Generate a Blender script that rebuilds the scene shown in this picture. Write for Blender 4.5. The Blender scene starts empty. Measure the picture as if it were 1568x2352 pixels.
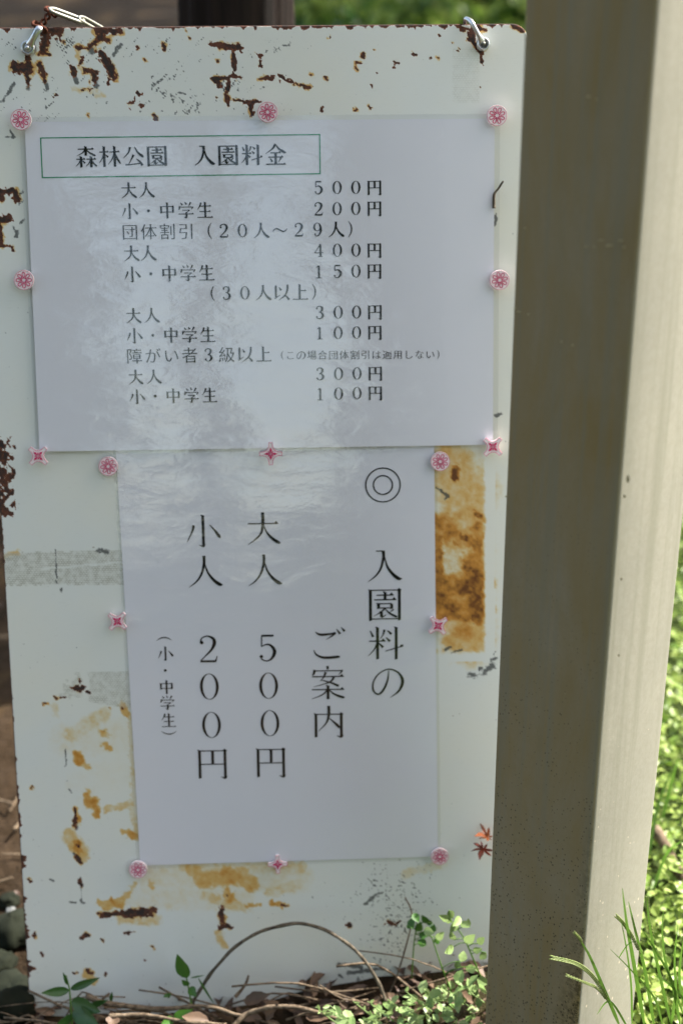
import bpy, math, random
import numpy as np
from mathutils import Vector, Matrix, Euler, noise as mnoise
from mathutils.geometry import tessellate_polygon
random.seed(7)
rng = np.random.default_rng(7)
scn = bpy.context.scene
col = scn.collection
R_ = math.radians

# ------------------------------------------------------------------ camera
FPX = 5689.0 / 1.7417            # 50 mm lens on a 24x36 body held upright
CX, CY = 784.0, 1176.0
gdir = Vector((181.0, 11832.0, 5689.0)).normalized()      # gravity as the camera sees it (x right, y down, z ahead)
Zc = -gdir
Yc = (Vector((0, 0, 1)) - Zc * Zc.z).normalized()
Xc = Yc.cross(Zc)
W3 = Matrix((Xc, Yc, Zc))        # camera-space -> world rotation
SR = Matrix(((0.99983223, 0.00931209, -0.01577298),
             (-0.01226559, 0.97992898, -0.19896924),
             (0.01360358, 0.19912932, 0.9798788)))         # sign plane (right, down, away) in camera space
ST = Vector((-0.19988664, -0.24635591, 0.89840039))       # top-left corner of the upper notice
CAMZ = 0.0


def ray(px, py):
    return Vector(((px - CX) / FPX, (py - CY) / FPX, 1.0))


def uv_cam(px, py, w=0.0):
    """where the view ray of a point meets the plane w metres in front of the sign: (right, down)"""
    d = ray(px, py)
    n = SR.col[2]
    o = ST - n * w
    t = o.dot(n) / d.dot(n)
    p = SR.transposed() @ (d * t - o)
    return p.x, p.y


def camsp(u, v, w=0.0):
    return SR @ Vector((u, v, -w)) + ST


CAMZ = -(W3 @ camsp(*uv_cam(88, 2325))).z
CAM = Vector((0, 0, CAMZ))


def to_world(c):
    return W3 @ c + CAM


cam_d = bpy.data.cameras.new('camera')
cam = bpy.data.objects.new('camera', cam_d)
col.objects.link(cam)
m = (W3 @ Matrix(((1, 0, 0), (0, -1, 0), (0, 0, -1)))).to_4x4()
m.translation = CAM
cam.matrix_world = m
cam_d.sensor_fit = 'VERTICAL'
cam_d.sensor_height = 36.0
cam_d.sensor_width = 24.0
cam_d.lens = 50.0
cam_d.clip_start = 0.01
cam_d.clip_end = 500
cam_d.dof.use_dof = True
cam_d.dof.focus_distance = 0.86
cam_d.dof.aperture_fstop = 5.6
cam_d.dof.aperture_blades = 0
scn.camera = cam

# ------------------------------------------------------------------ light
SUN = Vector((0.60, 0.30, 0.74)).normalized()
elev = math.asin(SUN.z)
azim = math.atan2(SUN.x, SUN.y)
world = bpy.data.worlds.new('World')
scn.world = world
world.use_nodes = True
nt = world.node_tree
sky = nt.nodes.new('ShaderNodeTexSky')
sky.sky_type = 'NISHITA'
sky.sun_disc = False
sky.sun_elevation = elev
sky.sun_rotation = azim
sky.air_density = 1.0
sky.dust_density = 2.5
sky.ozone_density = 1.0
wb = nt.nodes.new('ShaderNodeMix'); wb.data_type = 'RGBA'; wb.blend_type = 'MULTIPLY'; wb.inputs[0].default_value = 1.0
nt.links.new(sky.outputs[0], wb.inputs[6]); wb.inputs[7].default_value = (1.0, 0.89, 0.735, 1)   # the camera's white balance for open shade
nt.links.new(wb.outputs[2], nt.nodes['Background'].inputs[0])
nt.nodes['Background'].inputs[1].default_value = 0.13
sun_d = bpy.data.lights.new('sun', 'SUN')
sun_d.energy = 3.6
sun_d.angle = R_(0.5)
sun_d.color = (1.0, 0.975, 0.93)
sun = bpy.data.objects.new('sun', sun_d)
col.objects.link(sun)
sun.rotation_euler = SUN.to_track_quat('Z', 'Y').to_euler()
scn.view_settings.view_transform = 'Standard'
scn.view_settings.look = 'None'
scn.view_settings.exposure = 2.15
scn.view_settings.gamma = 1.0
scn.view_settings.use_curve_mapping = False
scn.cycles.max_bounces = 8
scn.cycles.transparent_max_bounces = 12


# ------------------------------------------------------------------ helpers
def tag(o, label=None, cat=None, group=None, kind=None):
    if label: o['label'] = label
    if cat: o['category'] = cat
    if group: o['group'] = group
    if kind: o['kind'] = kind
    return o


def empty(name, mat=None):
    o = bpy.data.objects.new(name, None)
    o.empty_display_size = 0.02
    col.objects.link(o)
    if mat is not None: o.matrix_world = mat
    return o


class MB:
    def __init__(s):
        s.v = []; s.f = []

    def add(s, V, F, M=None):
        n = len(s.v)
        if M is not None: V = [M @ Vector(p) for p in V]
        s.v += [tuple(p) for p in V]
        s.f += [tuple(i + n for i in f) for f in F]
        return s

    def tube(s, P, r, k=8, cap=True):
        P = [Vector(p) for p in P]
        rr = r if isinstance(r, (list, tuple)) else [r] * len(P)
        n0 = len(s.v)
        up = None
        for i, p in enumerate(P):
            t = (P[min(i + 1, len(P) - 1)] - P[max(i - 1, 0)]).normalized()
            if up is None:
                up = t.orthogonal().normalized()
            up = (up - t * up.dot(t)).normalized()
            b = t.cross(up)
            for j in range(k):
                a = 2 * math.pi * j / k
                s.v.append(tuple(p + (up * math.cos(a) + b * math.sin(a)) * rr[i]))
        for i in range(len(P) - 1):
            for j in range(k):
                a = n0 + i * k + j; b_ = n0 + i * k + (j + 1) % k
                s.f.append((a, b_, b_ + k, a + k))
        if cap:
            s.f.append(tuple(n0 + j for j in range(k))[::-1])
            s.f.append(tuple(n0 + (len(P) - 1) * k + j for j in range(k)))
        return s

    def prism(s, pts, z0, z1):
        n = len(pts); n0 = len(s.v)
        s.v += [(x, y, z0) for x, y in pts] + [(x, y, z1) for x, y in pts]
        s.f.append(tuple(n0 + i for i in range(n))[::-1])
        s.f.append(tuple(n0 + n + i for i in range(n)))
        for i in range(n):
            j = (i + 1) % n
            s.f.append((n0 + i, n0 + j, n0 + n + j, n0 + n + i))
        return s

    def mesh(s, name, smooth=False):
        me = bpy.data.meshes.new(name)
        me.from_pydata(s.v, [], s.f)
        if smooth: me.polygons.foreach_set('use_smooth', [True] * len(me.polygons))
        me.update()
        return me

    def build(s, name, mat, parent=None, smooth=False, M=None, bevel=0):
        me = s.mesh(name, smooth)
        me.materials.append(mat)
        o = bpy.data.objects.new(name, me)
        col.objects.link(o)
        if parent is not None: o.parent = parent
        if M is not None:
            if parent is None: o.matrix_world = M
            else: o.matrix_local = M
        if bevel:
            b = o.modifiers.new('bevel', 'BEVEL'); b.width = bevel; b.segments = 2; b.limit_method = 'ANGLE'
        return o


def smooth_path(P, n=6):
    P = [Vector(p) for p in P]
    out = []
    for i in range(len(P) - 1):
        p0 = P[max(i - 1, 0)]; p1 = P[i]; p2 = P[i + 1]; p3 = P[min(i + 2, len(P) - 1)]
        for k in range(n):
            t = k / n
            out.append(0.5 * ((2 * p1) + (p2 - p0) * t + (2 * p0 - 5 * p1 + 4 * p2 - p3) * t * t + (3 * p1 - p0 - 3 * p2 + p3) * t ** 3))
    out.append(P[-1])
    return out


class NT:
    """small node builder"""
    def __init__(s, name):
        s.m = bpy.data.materials.new(name); s.m.use_nodes = True
        s.t = s.m.node_tree; s.b = s.t.nodes['Principled BSDF']; s.out = s.t.nodes['Material Output']
        s.co = None

    def n(s, typ, ins=None, **kw):
        x = s.t.nodes.new(typ)
        for k, v in kw.items(): setattr(x, k, v)
        for k, v in (ins or {}).items(): s.set(x, k, v)
        return x

    def set(s, x, k, v):
        i = x.inputs[k]
        if isinstance(v, bpy.types.NodeSocket): s.t.links.new(v, i)
        elif isinstance(v, bpy.types.Node): s.t.links.new(v.outputs[0], i)
        else: i.default_value = v

    def coord(s, scale=(1, 1, 1), kind='Object', rot=(0, 0, 0)):
        if s.co is None: s.co = s.n('ShaderNodeTexCoord')
        return s.n('ShaderNodeMapping', {'Vector': s.co.outputs[kind], 'Scale': scale, 'Rotation': rot}).outputs[0]

    def noise(s, scale, detail=4, rough=0.55, vec=None, dist=0.0):
        return s.n('ShaderNodeTexNoise', {'Vector': vec if vec is not None else s.coord(), 'Scale': scale, 'Detail': detail, 'Roughness': rough, 'Distortion': dist}).outputs[0]

    def ramp(s, fac, stops, interp='LINEAR'):
        x = s.n('ShaderNodeValToRGB', {'Fac': fac})
        x.color_ramp.interpolation = interp
        e = x.color_ramp.elements
        while len(e) < len(stops): e.new(0.5)
        for i, (p, c) in enumerate(stops):
            e[i].position = p
            e[i].color = (c, c, c, 1) if not isinstance(c, (tuple, list)) else (*c[:3], 1)
        return x.outputs[0]

    def mix(s, fac, a, b, mode='MIX'):
        x = s.n('ShaderNodeMix', data_type='RGBA', blend_type=mode)
        s.set(x, 0, fac)
        for i, v in ((6, a), (7, b)):
            if isinstance(v, (tuple, list)): v = (*v[:3], 1)
            s.set(x, i, v)
        return x.outputs[2]

    def math(s, op, a, b=0.0, c=0.0, clamp=False):
        x = s.n('ShaderNodeMath', operation=op, use_clamp=clamp)
        s.set(x, 0, a); s.set(x, 1, b); s.set(x, 2, c)
        return x.outputs[0]

    def bump(s, h, strength=0.3, dist=0.001):
        return s.n('ShaderNodeBump', {'Height': h, 'Strength': strength, 'Distance': dist}).outputs[0]

    def P(s, **kw):
        for k, v in kw.items():
            k = k.replace('_', ' ')
            if isinstance(v, (tuple, list)) and len(v) == 3 and k in ('Base Color', 'Coat Tint', 'Sheen Tint'): v = (*v, 1)
            s.set(s.b, k, v)
        return s.m


# ------------------------------------------------------------------ materials
def simple(name, c, rough=0.5, metal=0.0, var=0.15, scale=200, bump=0.0, **kw):
    n = NT(name)
    f = n.noise(scale, 5)
    lo = tuple(x * (1 - var) for x in c); hi = tuple(min(1, x * (1 + var)) for x in c)
    args = dict(Base_Color=n.mix(f, lo, hi), Roughness=rough, Metallic=metal)
    if rough > .65: args['Specular_IOR_Level'] = 0.1
    if bump: args['Normal'] = n.bump(f, bump, 0.001)
    args.update(kw)
    return n.P(**args)


# sign enamel with rust
def mat_sign():
    n = NT('weathered_enamel')
    a = {k: n.n('ShaderNodeAttribute', attribute_name=k).outputs['Fac'] for k in ('rust', 'stain', 'soot', 'weave')}
    fine = n.noise(900, 4, 0.6)
    streak = n.noise(1, 4, 0.6, n.coord((160, 900, 1)))
    base = n.mix(n.ramp(n.noise(9, 4), [(0.35, 0.0), (0.7, 1.0)]), (0.685, 0.71, 0.685), (0.73, 0.725, 0.645))
    base = n.mix(n.ramp(streak, [(0.60, 0.0), (0.75, 0.28)]), base, (0.50, 0.50, 0.44))
    # scattered specks
    vor = n.n('ShaderNodeTexVoronoi', {'Vector': n.coord((1, 1.8, 1)), 'Scale': 95.0, 'Randomness': 1.0})
    spk = n.math('LESS_THAN', vor.outputs['Distance'], n.math('MULTIPLY', n.ramp(n.noise(14, 3), [(0.5, 0.0), (0.75, 1.0)]), 0.10))
    base = n.mix(n.math('MULTIPLY', spk, 0.75), base, (0.24, 0.19, 0.12))
    # stains: cream -> orange
    sf = n.math('ADD', a['stain'], n.math('MULTIPLY', n.math('SUBTRACT', n.noise(170, 7, 0.75), 0.5), n.ramp(a['stain'], [(0.02, 0.0), (0.35, 0.40)])))
    stc = n.ramp(sf, [(0.0, (0.72, 0.70, 0.60)), (0.25, (0.66, 0.57, 0.36)), (0.45, (0.62, 0.40, 0.14)), (0.68, (0.52, 0.235, 0.04)), (1.0, (0.13, 0.045, 0.012))])
    base = n.mix(n.ramp(sf, [(0.08, 0.0), (0.30, 1.0)]), base, stc)
    # woven residue of old tape
    wv = n.n('ShaderNodeTexBrick', {'Vector': n.coord((1, 1, 1)), 'Scale': 260.0, 'Mortar Size': 0.07, 'Row Height': 0.35, 'Brick Width': 0.5, 'Color1': (0, 0, 0, 1), 'Color2': (0.25, 0.25, 0.25, 1), 'Mortar': (1, 1, 1, 1), 'Mortar Smooth': 0.5})
    wf = n.math('MULTIPLY', n.math('MULTIPLY', a['weave'], wv.outputs[0]), n.ramp(n.noise(260, 4), [(0.36, 0.1), (0.6, 1.0)]))
    base = n.mix(n.math('MULTIPLY', a['weave'], 0.4), base, (0.60, 0.60, 0.53))
    base = n.mix(n.math('MULTIPLY', wf, 0.75), base, (0.24, 0.23, 0.16))
    kf = n.math('ADD', a['soot'], n.math('MULTIPLY', n.math('SUBTRACT', fine, 0.5), 0.55))
    base = n.mix(n.ramp(kf, [(0.33, 0.0), (0.55, 0.88)]), base, (0.055, 0.06, 0.06))
    rf = n.math('ADD', a['rust'], n.math('MULTIPLY', n.math('SUBTRACT', fine, 0.5), 0.5))
    rc = n.ramp(rf, [(0.34, (0.34, 0.13, 0.035)), (0.42, (0.20, 0.058, 0.016)), (0.52, (0.085, 0.028, 0.013)), (0.66, (0.036, 0.019, 0.013)), (1.0, (0.020, 0.016, 0.015))])
    rc = n.mix(n.ramp(n.noise(140, 6, 0.7), [(0.47, 0.0), (0.62, 0.75)]), rc, (0.14, 0.042, 0.018))
    rm = n.ramp(rf, [(0.33, 0.0), (0.40, 1.0)])
    base = n.mix(rm, base, rc)
    rough = n.mix(rm, (0.28, 0.28, 0.28), (0.85, 0.85, 0.85))
    h = n.math('ADD', n.math('MULTIPLY', rm, -1.0), n.math('MULTIPLY', n.noise(700, 3), n.math('MULTIPLY', rm, 0.9)))
    h = n.math('ADD', h, n.math('MULTIPLY', n.noise(40, 3), 0.12))
    return n.P(Base_Color=base, Roughness=rough, Normal=n.bump(h, 0.6, 0.0005))


def mat_film():
    n = NT('laminate_film')
    v1 = n.coord((1, 1, 1))
    rip = n.noise(1, 4, 0.6, n.coord((60, 130, 1)), 0.8)
    big = n.noise(1, 2, 0.5, n.coord((9, 22, 1)))
    h = n.math('ADD', n.math('MULTIPLY', rip, 0.085), n.math('MULTIPLY', big, 0.6))
    nm = n.n('ShaderNodeBump', {'Height': h, 'Strength': 1.0, 'Distance': 0.0016}).outputs[0]
    gl = n.n('ShaderNodeBsdfGlossy', {'Color': (1, 1, 1, 1), 'Roughness': 0.035, 'Normal': nm})
    tr = n.n('ShaderNodeBsdfTransparent', {'Color': (0.965, 0.97, 0.97, 1)})
    fr = n.n('ShaderNodeFresnel', {'IOR': 1.62, 'Normal': nm})
    mx = n.n('ShaderNodeMixShader')
    bf = n.n('ShaderNodeNewGeometry').outputs['Backfacing']
    fr = n.math('MULTIPLY', n.math('MULTIPLY', fr, 1.35), n.math('SUBTRACT', 1.0, bf))
    n.set(mx, 0, fr); n.set(mx, 1, tr); n.set(mx, 2, gl)
    n.t.links.new(mx.outputs[0], n.out.inputs[0])
    return n.m


def mat_leaf(name, c1, c2, trans=0.35, rough=0.4, c3=None):
    n = NT(name)
    info = n.n('ShaderNodeNewGeometry')
    rnd = info.outputs['Random Per Island']
    c = n.mix(rnd, c1, c2)
    if c3: c = n.mix(n.ramp(n.noise(6, 2), [(0.55, 0.0), (0.7, 0.7)]), c, c3)
    c = n.mix(n.math('MULTIPLY', n.noise(350, 4), 0.5), c, tuple(x * 0.6 for x in c1))
    n.P(Base_Color=c, Roughness=rough)
    t = n.n('ShaderNodeBsdfTranslucent', {'Color': c})
    mx = n.n('ShaderNodeMixShader')
    n.set(mx, 0, trans); n.set(mx, 1, n.b.outputs[0]); n.set(mx, 2, t)
    n.t.links.new(mx.outputs[0], n.out.inputs[0])
    return n.m


def mat_bark(name, c1, c2, s=(60, 60, 8), bump=0.9, d=0.006):
    n = NT(name)
    f = n.noise(1, 6, 0.65, n.coord(s))
    return n.P(Base_Color=n.ramp(f, [(0.35, c1), (0.7, c2)]), Roughness=0.85, Specular_IOR_Level=0.15, Normal=n.bump(f, bump, d))


def mat_post():
    n = NT('painted_post')
    base = n.mix(n.ramp(n.noise(18, 4), [(0.3, 0.0), (0.75, 1.0)]), POSTA, POSTB)
    base = n.mix(n.ramp(n.noise(260, 5, 0.7), [(0.4, 0.0), (0.75, 0.22)]), base, (0.12, 0.095, 0.05))
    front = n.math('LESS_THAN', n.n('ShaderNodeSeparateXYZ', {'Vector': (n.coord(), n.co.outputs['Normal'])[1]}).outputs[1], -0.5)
    film = n.ramp(n.noise(1, 6, 0.65, n.coord((22, 22, 7)), 0.5), [(0.3, 0.45), (0.62, 1.0)])  # mottled brown layer that paints the front face's shade into its colour
    base = n.mix(n.math('MULTIPLY', film, front), base, (0.225, 0.168, 0.075))  # film here is the front face's painted shade, not a coating
    # runs of dirt along the height
    run = n.noise(1, 5, 0.6, n.coord((130, 130, 3.0)), 0.6)
    base = n.mix(n.ramp(run, [(0.48, 0.0), (0.68, 0.60)]), base, (0.19, 0.185, 0.14))
    # height masks (object z = metres above the ground)
    sep = n.n('ShaderNodeSeparateXYZ', {'Vector': n.coord()})
    low = n.n('ShaderNodeMapRange', {'Value': sep.outputs[2], 'From Min': 0.55, 'From Max': 0.0, 'To Min': 0.0, 'To Max': 1.0}).outputs[0]
    vor = n.n('ShaderNodeTexVoronoi', {'Vector': n.coord((1, 1, 0.8)), 'Scale': 420.0})
    spk = n.math('LESS_THAN', vor.outputs['Distance'], n.math('MULTIPLY', n.math('MULTIPLY', n.noise(45, 3), n.math('ADD', low, 0.12)), 0.45))
    ff = n.math('LESS_THAN', n.n('ShaderNodeSeparateXYZ', {'Vector': n.co.outputs['Normal']}).outputs[1], -0.5)
    base = n.mix(n.math('MULTIPLY', n.math('MULTIPLY', spk, 0.75), ff), base, (0.035, 0.027, 0.018))
    v2 = n.n('ShaderNodeTexVoronoi', {'Vector': n.coord((1, 1, 0.6)), 'Scale': 170.0})
    sp2 = n.math('LESS_THAN', v2.outputs['Distance'], n.math('MULTIPLY', n.math('MULTIPLY', low, low), n.math('MULTIPLY', n.noise(30, 3), 0.34)))
    base = n.mix(n.math('MULTIPLY', n.math('MULTIPLY', sp2, 0.8), n.math('SUBTRACT', 1.0, ff)), base, (0.62, 0.52, 0.40))
    mil = n.math('ADD', n.math('MULTIPLY', low, 0.55), n.math('MULTIPLY', n.n('ShaderNodeMapRange', {'Value': sep.outputs[0], 'From Min': 0.0, 'From Max': 0.036}).outputs[0], 0.36))
    mil = n.math('MULTIPLY', n.ramp(mil, [(0.60, 0.0), (0.82, 1.0)]), n.ramp(n.noise(240, 6, 0.8), [(0.46, 0.0), (0.54, 0.9)]))
    geo = n.n('ShaderNodeSeparateXYZ', {'Vector': n.co.outputs['Normal']})
    mil = n.math('MULTIPLY', mil, n.math('LESS_THAN', geo.outputs[1], -0.5))
    base = n.mix(mil, base, (0.03, 0.024, 0.012))
    # pale chips
    chip = n.n('ShaderNodeTexVoronoi', {'Vector': n.coord((1, 1, 2.6)), 'Scale': 55.0})
    cm = n.math('LESS_THAN', chip.outputs['Distance'], n.math('MULTIPLY', n.ramp(n.noise(7, 2), [(0.6, 0.0), (0.72, 1.0)]), 0.16))
    base = n.mix(n.math('MULTIPLY', cm, 0.7), base, (0.42, 0.38, 0.24))
    return n.P(Base_Color=base, Roughness=0.6, Specular_IOR_Level=0.3, Normal=n.bump(n.noise(900, 3), 0.25, 0.0004))


POSTA = (0.255, 0.245, 0.205)
POSTB = (0.30, 0.285, 0.235)


def mat_ground():
    n = NT('forest_soil')
    w = n.coord((1, 1, 1))
    f = n.noise(2.6, 7, 0.62, None, 0.4)
    c = n.ramp(f, [(0.38, (0.008, 0.005, 0.002)), (0.54, (0.028, 0.017, 0.008)), (0.70, (0.20, 0.13, 0.06))])  # soil tones; the pale tan patches also paint in sun dapples
    c = n.mix(n.ramp(n.noise(60, 5, 0.7), [(0.4, 0.0), (0.65, 0.8)]), c, (0.05, 0.033, 0.02))
    sep = n.n('ShaderNodeSeparateXYZ', {'Vector': w})
    g = n.math('ADD', sep.outputs[0], n.math('MULTIPLY', n.math('SUBTRACT', n.noise(1.3, 4), 0.5), 1.2))
    gm = n.ramp(n.math('MULTIPLY', g, 1.0), [(0.05, 0.0), (0.3, 0.85)])
    c = n.mix(gm, c, n.mix(n.noise(25, 4), (0.03, 0.05, 0.012), (0.08, 0.12, 0.03)))
    return n.P(Base_Color=c, Roughness=0.95, Specular_IOR_Level=0.1, Normal=n.bump(n.noise(90, 6, 0.7), 0.9, 0.01))


M = dict(
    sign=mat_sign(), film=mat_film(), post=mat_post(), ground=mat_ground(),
    back=simple('bare_back', (0.5, 0.5, 0.46), 0.5),
    paper=simple('printer_paper', (0.72, 0.72, 0.775), 0.9, var=0.015, scale=30),
    ink=simple('black_ink', (0.006, 0.008, 0.008), 0.7),
    green=simple('green_ink', (0.005, 0.24, 0.10), 0.7),
    steel=simple('zinc_plated_steel', (0.62, 0.63, 0.64), 0.28, 1.0, 0.12, 900, 0.15),
    steel_dull=simple('dull_zinc_steel', (0.22, 0.22, 0.19), 0.6, 1.0, 0.2, 600, 0.3),
    rustwire=simple('rusty_wire', (0.085, 0.03, 0.018), 0.8, 0.0, 0.6, 1500, 0.8),
    magbase=simple('milky_plastic', (0.82, 0.74, 0.74), 0.45, var=0.03),
    pink=simple('pink_print', (0.55, 0.02, 0.13), 0.35, var=0.12, scale=800),
    deeppink=simple('crimson_print', (0.58, 0.02, 0.13), 0.35, var=0.12, scale=800),
    rim=simple('pale_pink_print', (0.60, 0.16, 0.26), 0.35, var=0.1, scale=800),
    log=mat_bark('dark_bark', (0.005, 0.0035, 0.003), (0.024, 0.015, 0.012), (70, 70, 6)),
    bark=mat_bark('brown_bark', (0.05, 0.035, 0.025), (0.15, 0.11, 0.08), (20, 20, 3), 0.9, 0.02),
    vine=mat_bark('dry_vine', (0.035, 0.028, 0.02), (0.17, 0.14, 0.10), (400, 400, 60), 0.8, 0.0008),
    twig=mat_bark('dry_twig', (0.055, 0.038, 0.024), (0.24, 0.18, 0.12), (300, 300, 300), 0.8, 0.0008),
    leaf=mat_leaf('green_leaf', (0.045, 0.13, 0.02), (0.08, 0.20, 0.03)),
    dleaf=mat_leaf('deep_green_leaf', (0.028, 0.085, 0.018), (0.045, 0.13, 0.022)),
    young=mat_leaf('young_leaf', (0.20, 0.32, 0.09), (0.36, 0.46, 0.20)),
    cover=mat_leaf('chickweed_leaf', (0.16, 0.27, 0.03), (0.40, 0.48, 0.12), 0.35, 0.45, (0.07, 0.16, 0.025)),
    grass=mat_leaf('grass_blade', (0.08, 0.19, 0.025), (0.15, 0.28, 0.04)),
    seed=mat_leaf('grass_spike', (0.20, 0.27, 0.07), (0.32, 0.36, 0.14)),
    litter=mat_leaf('dead_leaf', (0.045, 0.022, 0.013), (0.22, 0.14, 0.085), 0.12, 0.6),
    maple=mat_leaf('red_maple_leaf', (0.26, 0.085, 0.02), (0.22, 0.05, 0.02), 0.4, 0.3),
    mapledark=mat_leaf('dark_maple_leaf', (0.12, 0.02, 0.015), (0.16, 0.04, 0.02), 0.3, 0.3),
    forest=mat_leaf('forest_foliage', (0.025, 0.05, 0.012), (0.07, 0.12, 0.025), 0.3, 0.6),
    stone=simple('mossy_stone', (0.011, 0.013, 0.008), 0.9, 0, 0.7, 60, 1.0),
    chip=simple('pale_undercoat', (0.36, 0.31, 0.18), 0.8, var=0.3, scale=400),
    white=simple('white_stone', (0.14, 0.145, 0.14), 0.7, 0, 0.1, 40, 0.3),
)

# ------------------------------------------------------------------ sign frame in the world
u_v = lambda px, py, w=0.0: uv_cam(px, py, w)
ex = W3 @ SR.col[0]; ey = -(W3 @ SR.col[1]); ez = -(W3 @ SR.col[2])
SM = Matrix((ex, ey, ez)).transposed().to_4x4()
SM.translation = to_world(ST)      # sign-local: x right, y up the sheet, z out of the sheet


def SL(px, py, w=0.0):
    """point of the picture lying w in front of the sheet, in sign-local metres"""
    u, v = uv_cam(px, py, w)
    return Vector((u, -v, w))


def SW(px, py, w=0.0):
    return SM @ SL(px, py, w)


def at_z(px, py, z):
    d = W3 @ ray(px, py)
    t = (z - CAMZ) / d.z
    return CAM + d * t


def at_d(px, py, dist):
    return CAM + (W3 @ ray(px, py)) * dist


# ------------------------------------------------------------------ ground
FOOT = SW(600, 2330)               # on the foot of the sign


def gz(x, y):
    p = SM.inverted() @ Vector((x, y, 0))
    mound = 0.024 / (1 + math.exp(max(-50, min(50, -(x + 0.02) / 0.035)))) * math.exp(-((y - FOOT.y + 0.02) / 0.35) ** 2)
    far = max(0.0, y - FOOT.y - 0.3)
    b = 0.014 * mnoise.noise(Vector((x * 7, y * 7, 0))) + 0.006 * mnoise.noise(Vector((x * 26, y * 26, 3)))
    b += 0.05 * min(1, far) * mnoise.noise(Vector((x * 1.3, y * 1.3, 9)))
    near = max(0.0, FOOT.y - .035 - y)
    return mound - 0.004 + b * 0.8 - .75 * min(near, .12)


def ground():
    t = np.linspace(-1, 1, 260)
    gx = np.sinh(t * 5.2) / np.sinh(5.2) * 90
    V = []
    for yy in gx:
        for xx in gx:
            X = xx; Y = yy + FOOT.y
            V.append((X, Y, gz(X, Y)))
    n = len(gx)
    F = [(j * n + i, j * n + i + 1, (j + 1) * n + i + 1, (j + 1) * n + i) for j in range(n - 1) for i in range(n - 1)]
    b = MB(); b.v = V; b.f = F
    o = b.build('ground', M['ground'], smooth=True)
    tag(o, kind='structure')


ground()

# ------------------------------------------------------------------ the sign board
uL = (SL(8, 1300).x + SL(34, 1700).x) / 2
uR = SL(1213, 90).x
vT = -SL(700, 58).y
vB = -SL(150, 2352).y + 0.012
TH = 0.0012


class VN:
    """value noise on the sheet"""
    def __init__(s, seed):
        s.t = np.random.default_rng(seed).random((256, 256))

    def at(s, x, y):
        xi = np.floor(x).astype(int); yi = np.floor(y).astype(int)
        fx = x - xi; fy = y - yi
        fx = fx * fx * (3 - 2 * fx); fy = fy * fy * (3 - 2 * fy)
        g = lambda a, b: s.t[a % 256, b % 256]
        return (g(xi, yi) * (1 - fx) + g(xi + 1, yi) * fx) * (1 - fy) + (g(xi, yi + 1) * (1 - fx) + g(xi + 1, yi + 1) * fx) * fy

    def fbm(s, x, y, o=4):
        r = 0; a = 0.5; tot = 0
        for k in range(o):
            r = r + a * s.at(x * 2 ** k + 17 * k, y * 2 ** k + 5 * k); tot += a; a *= 0.55
        return r / tot


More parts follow.
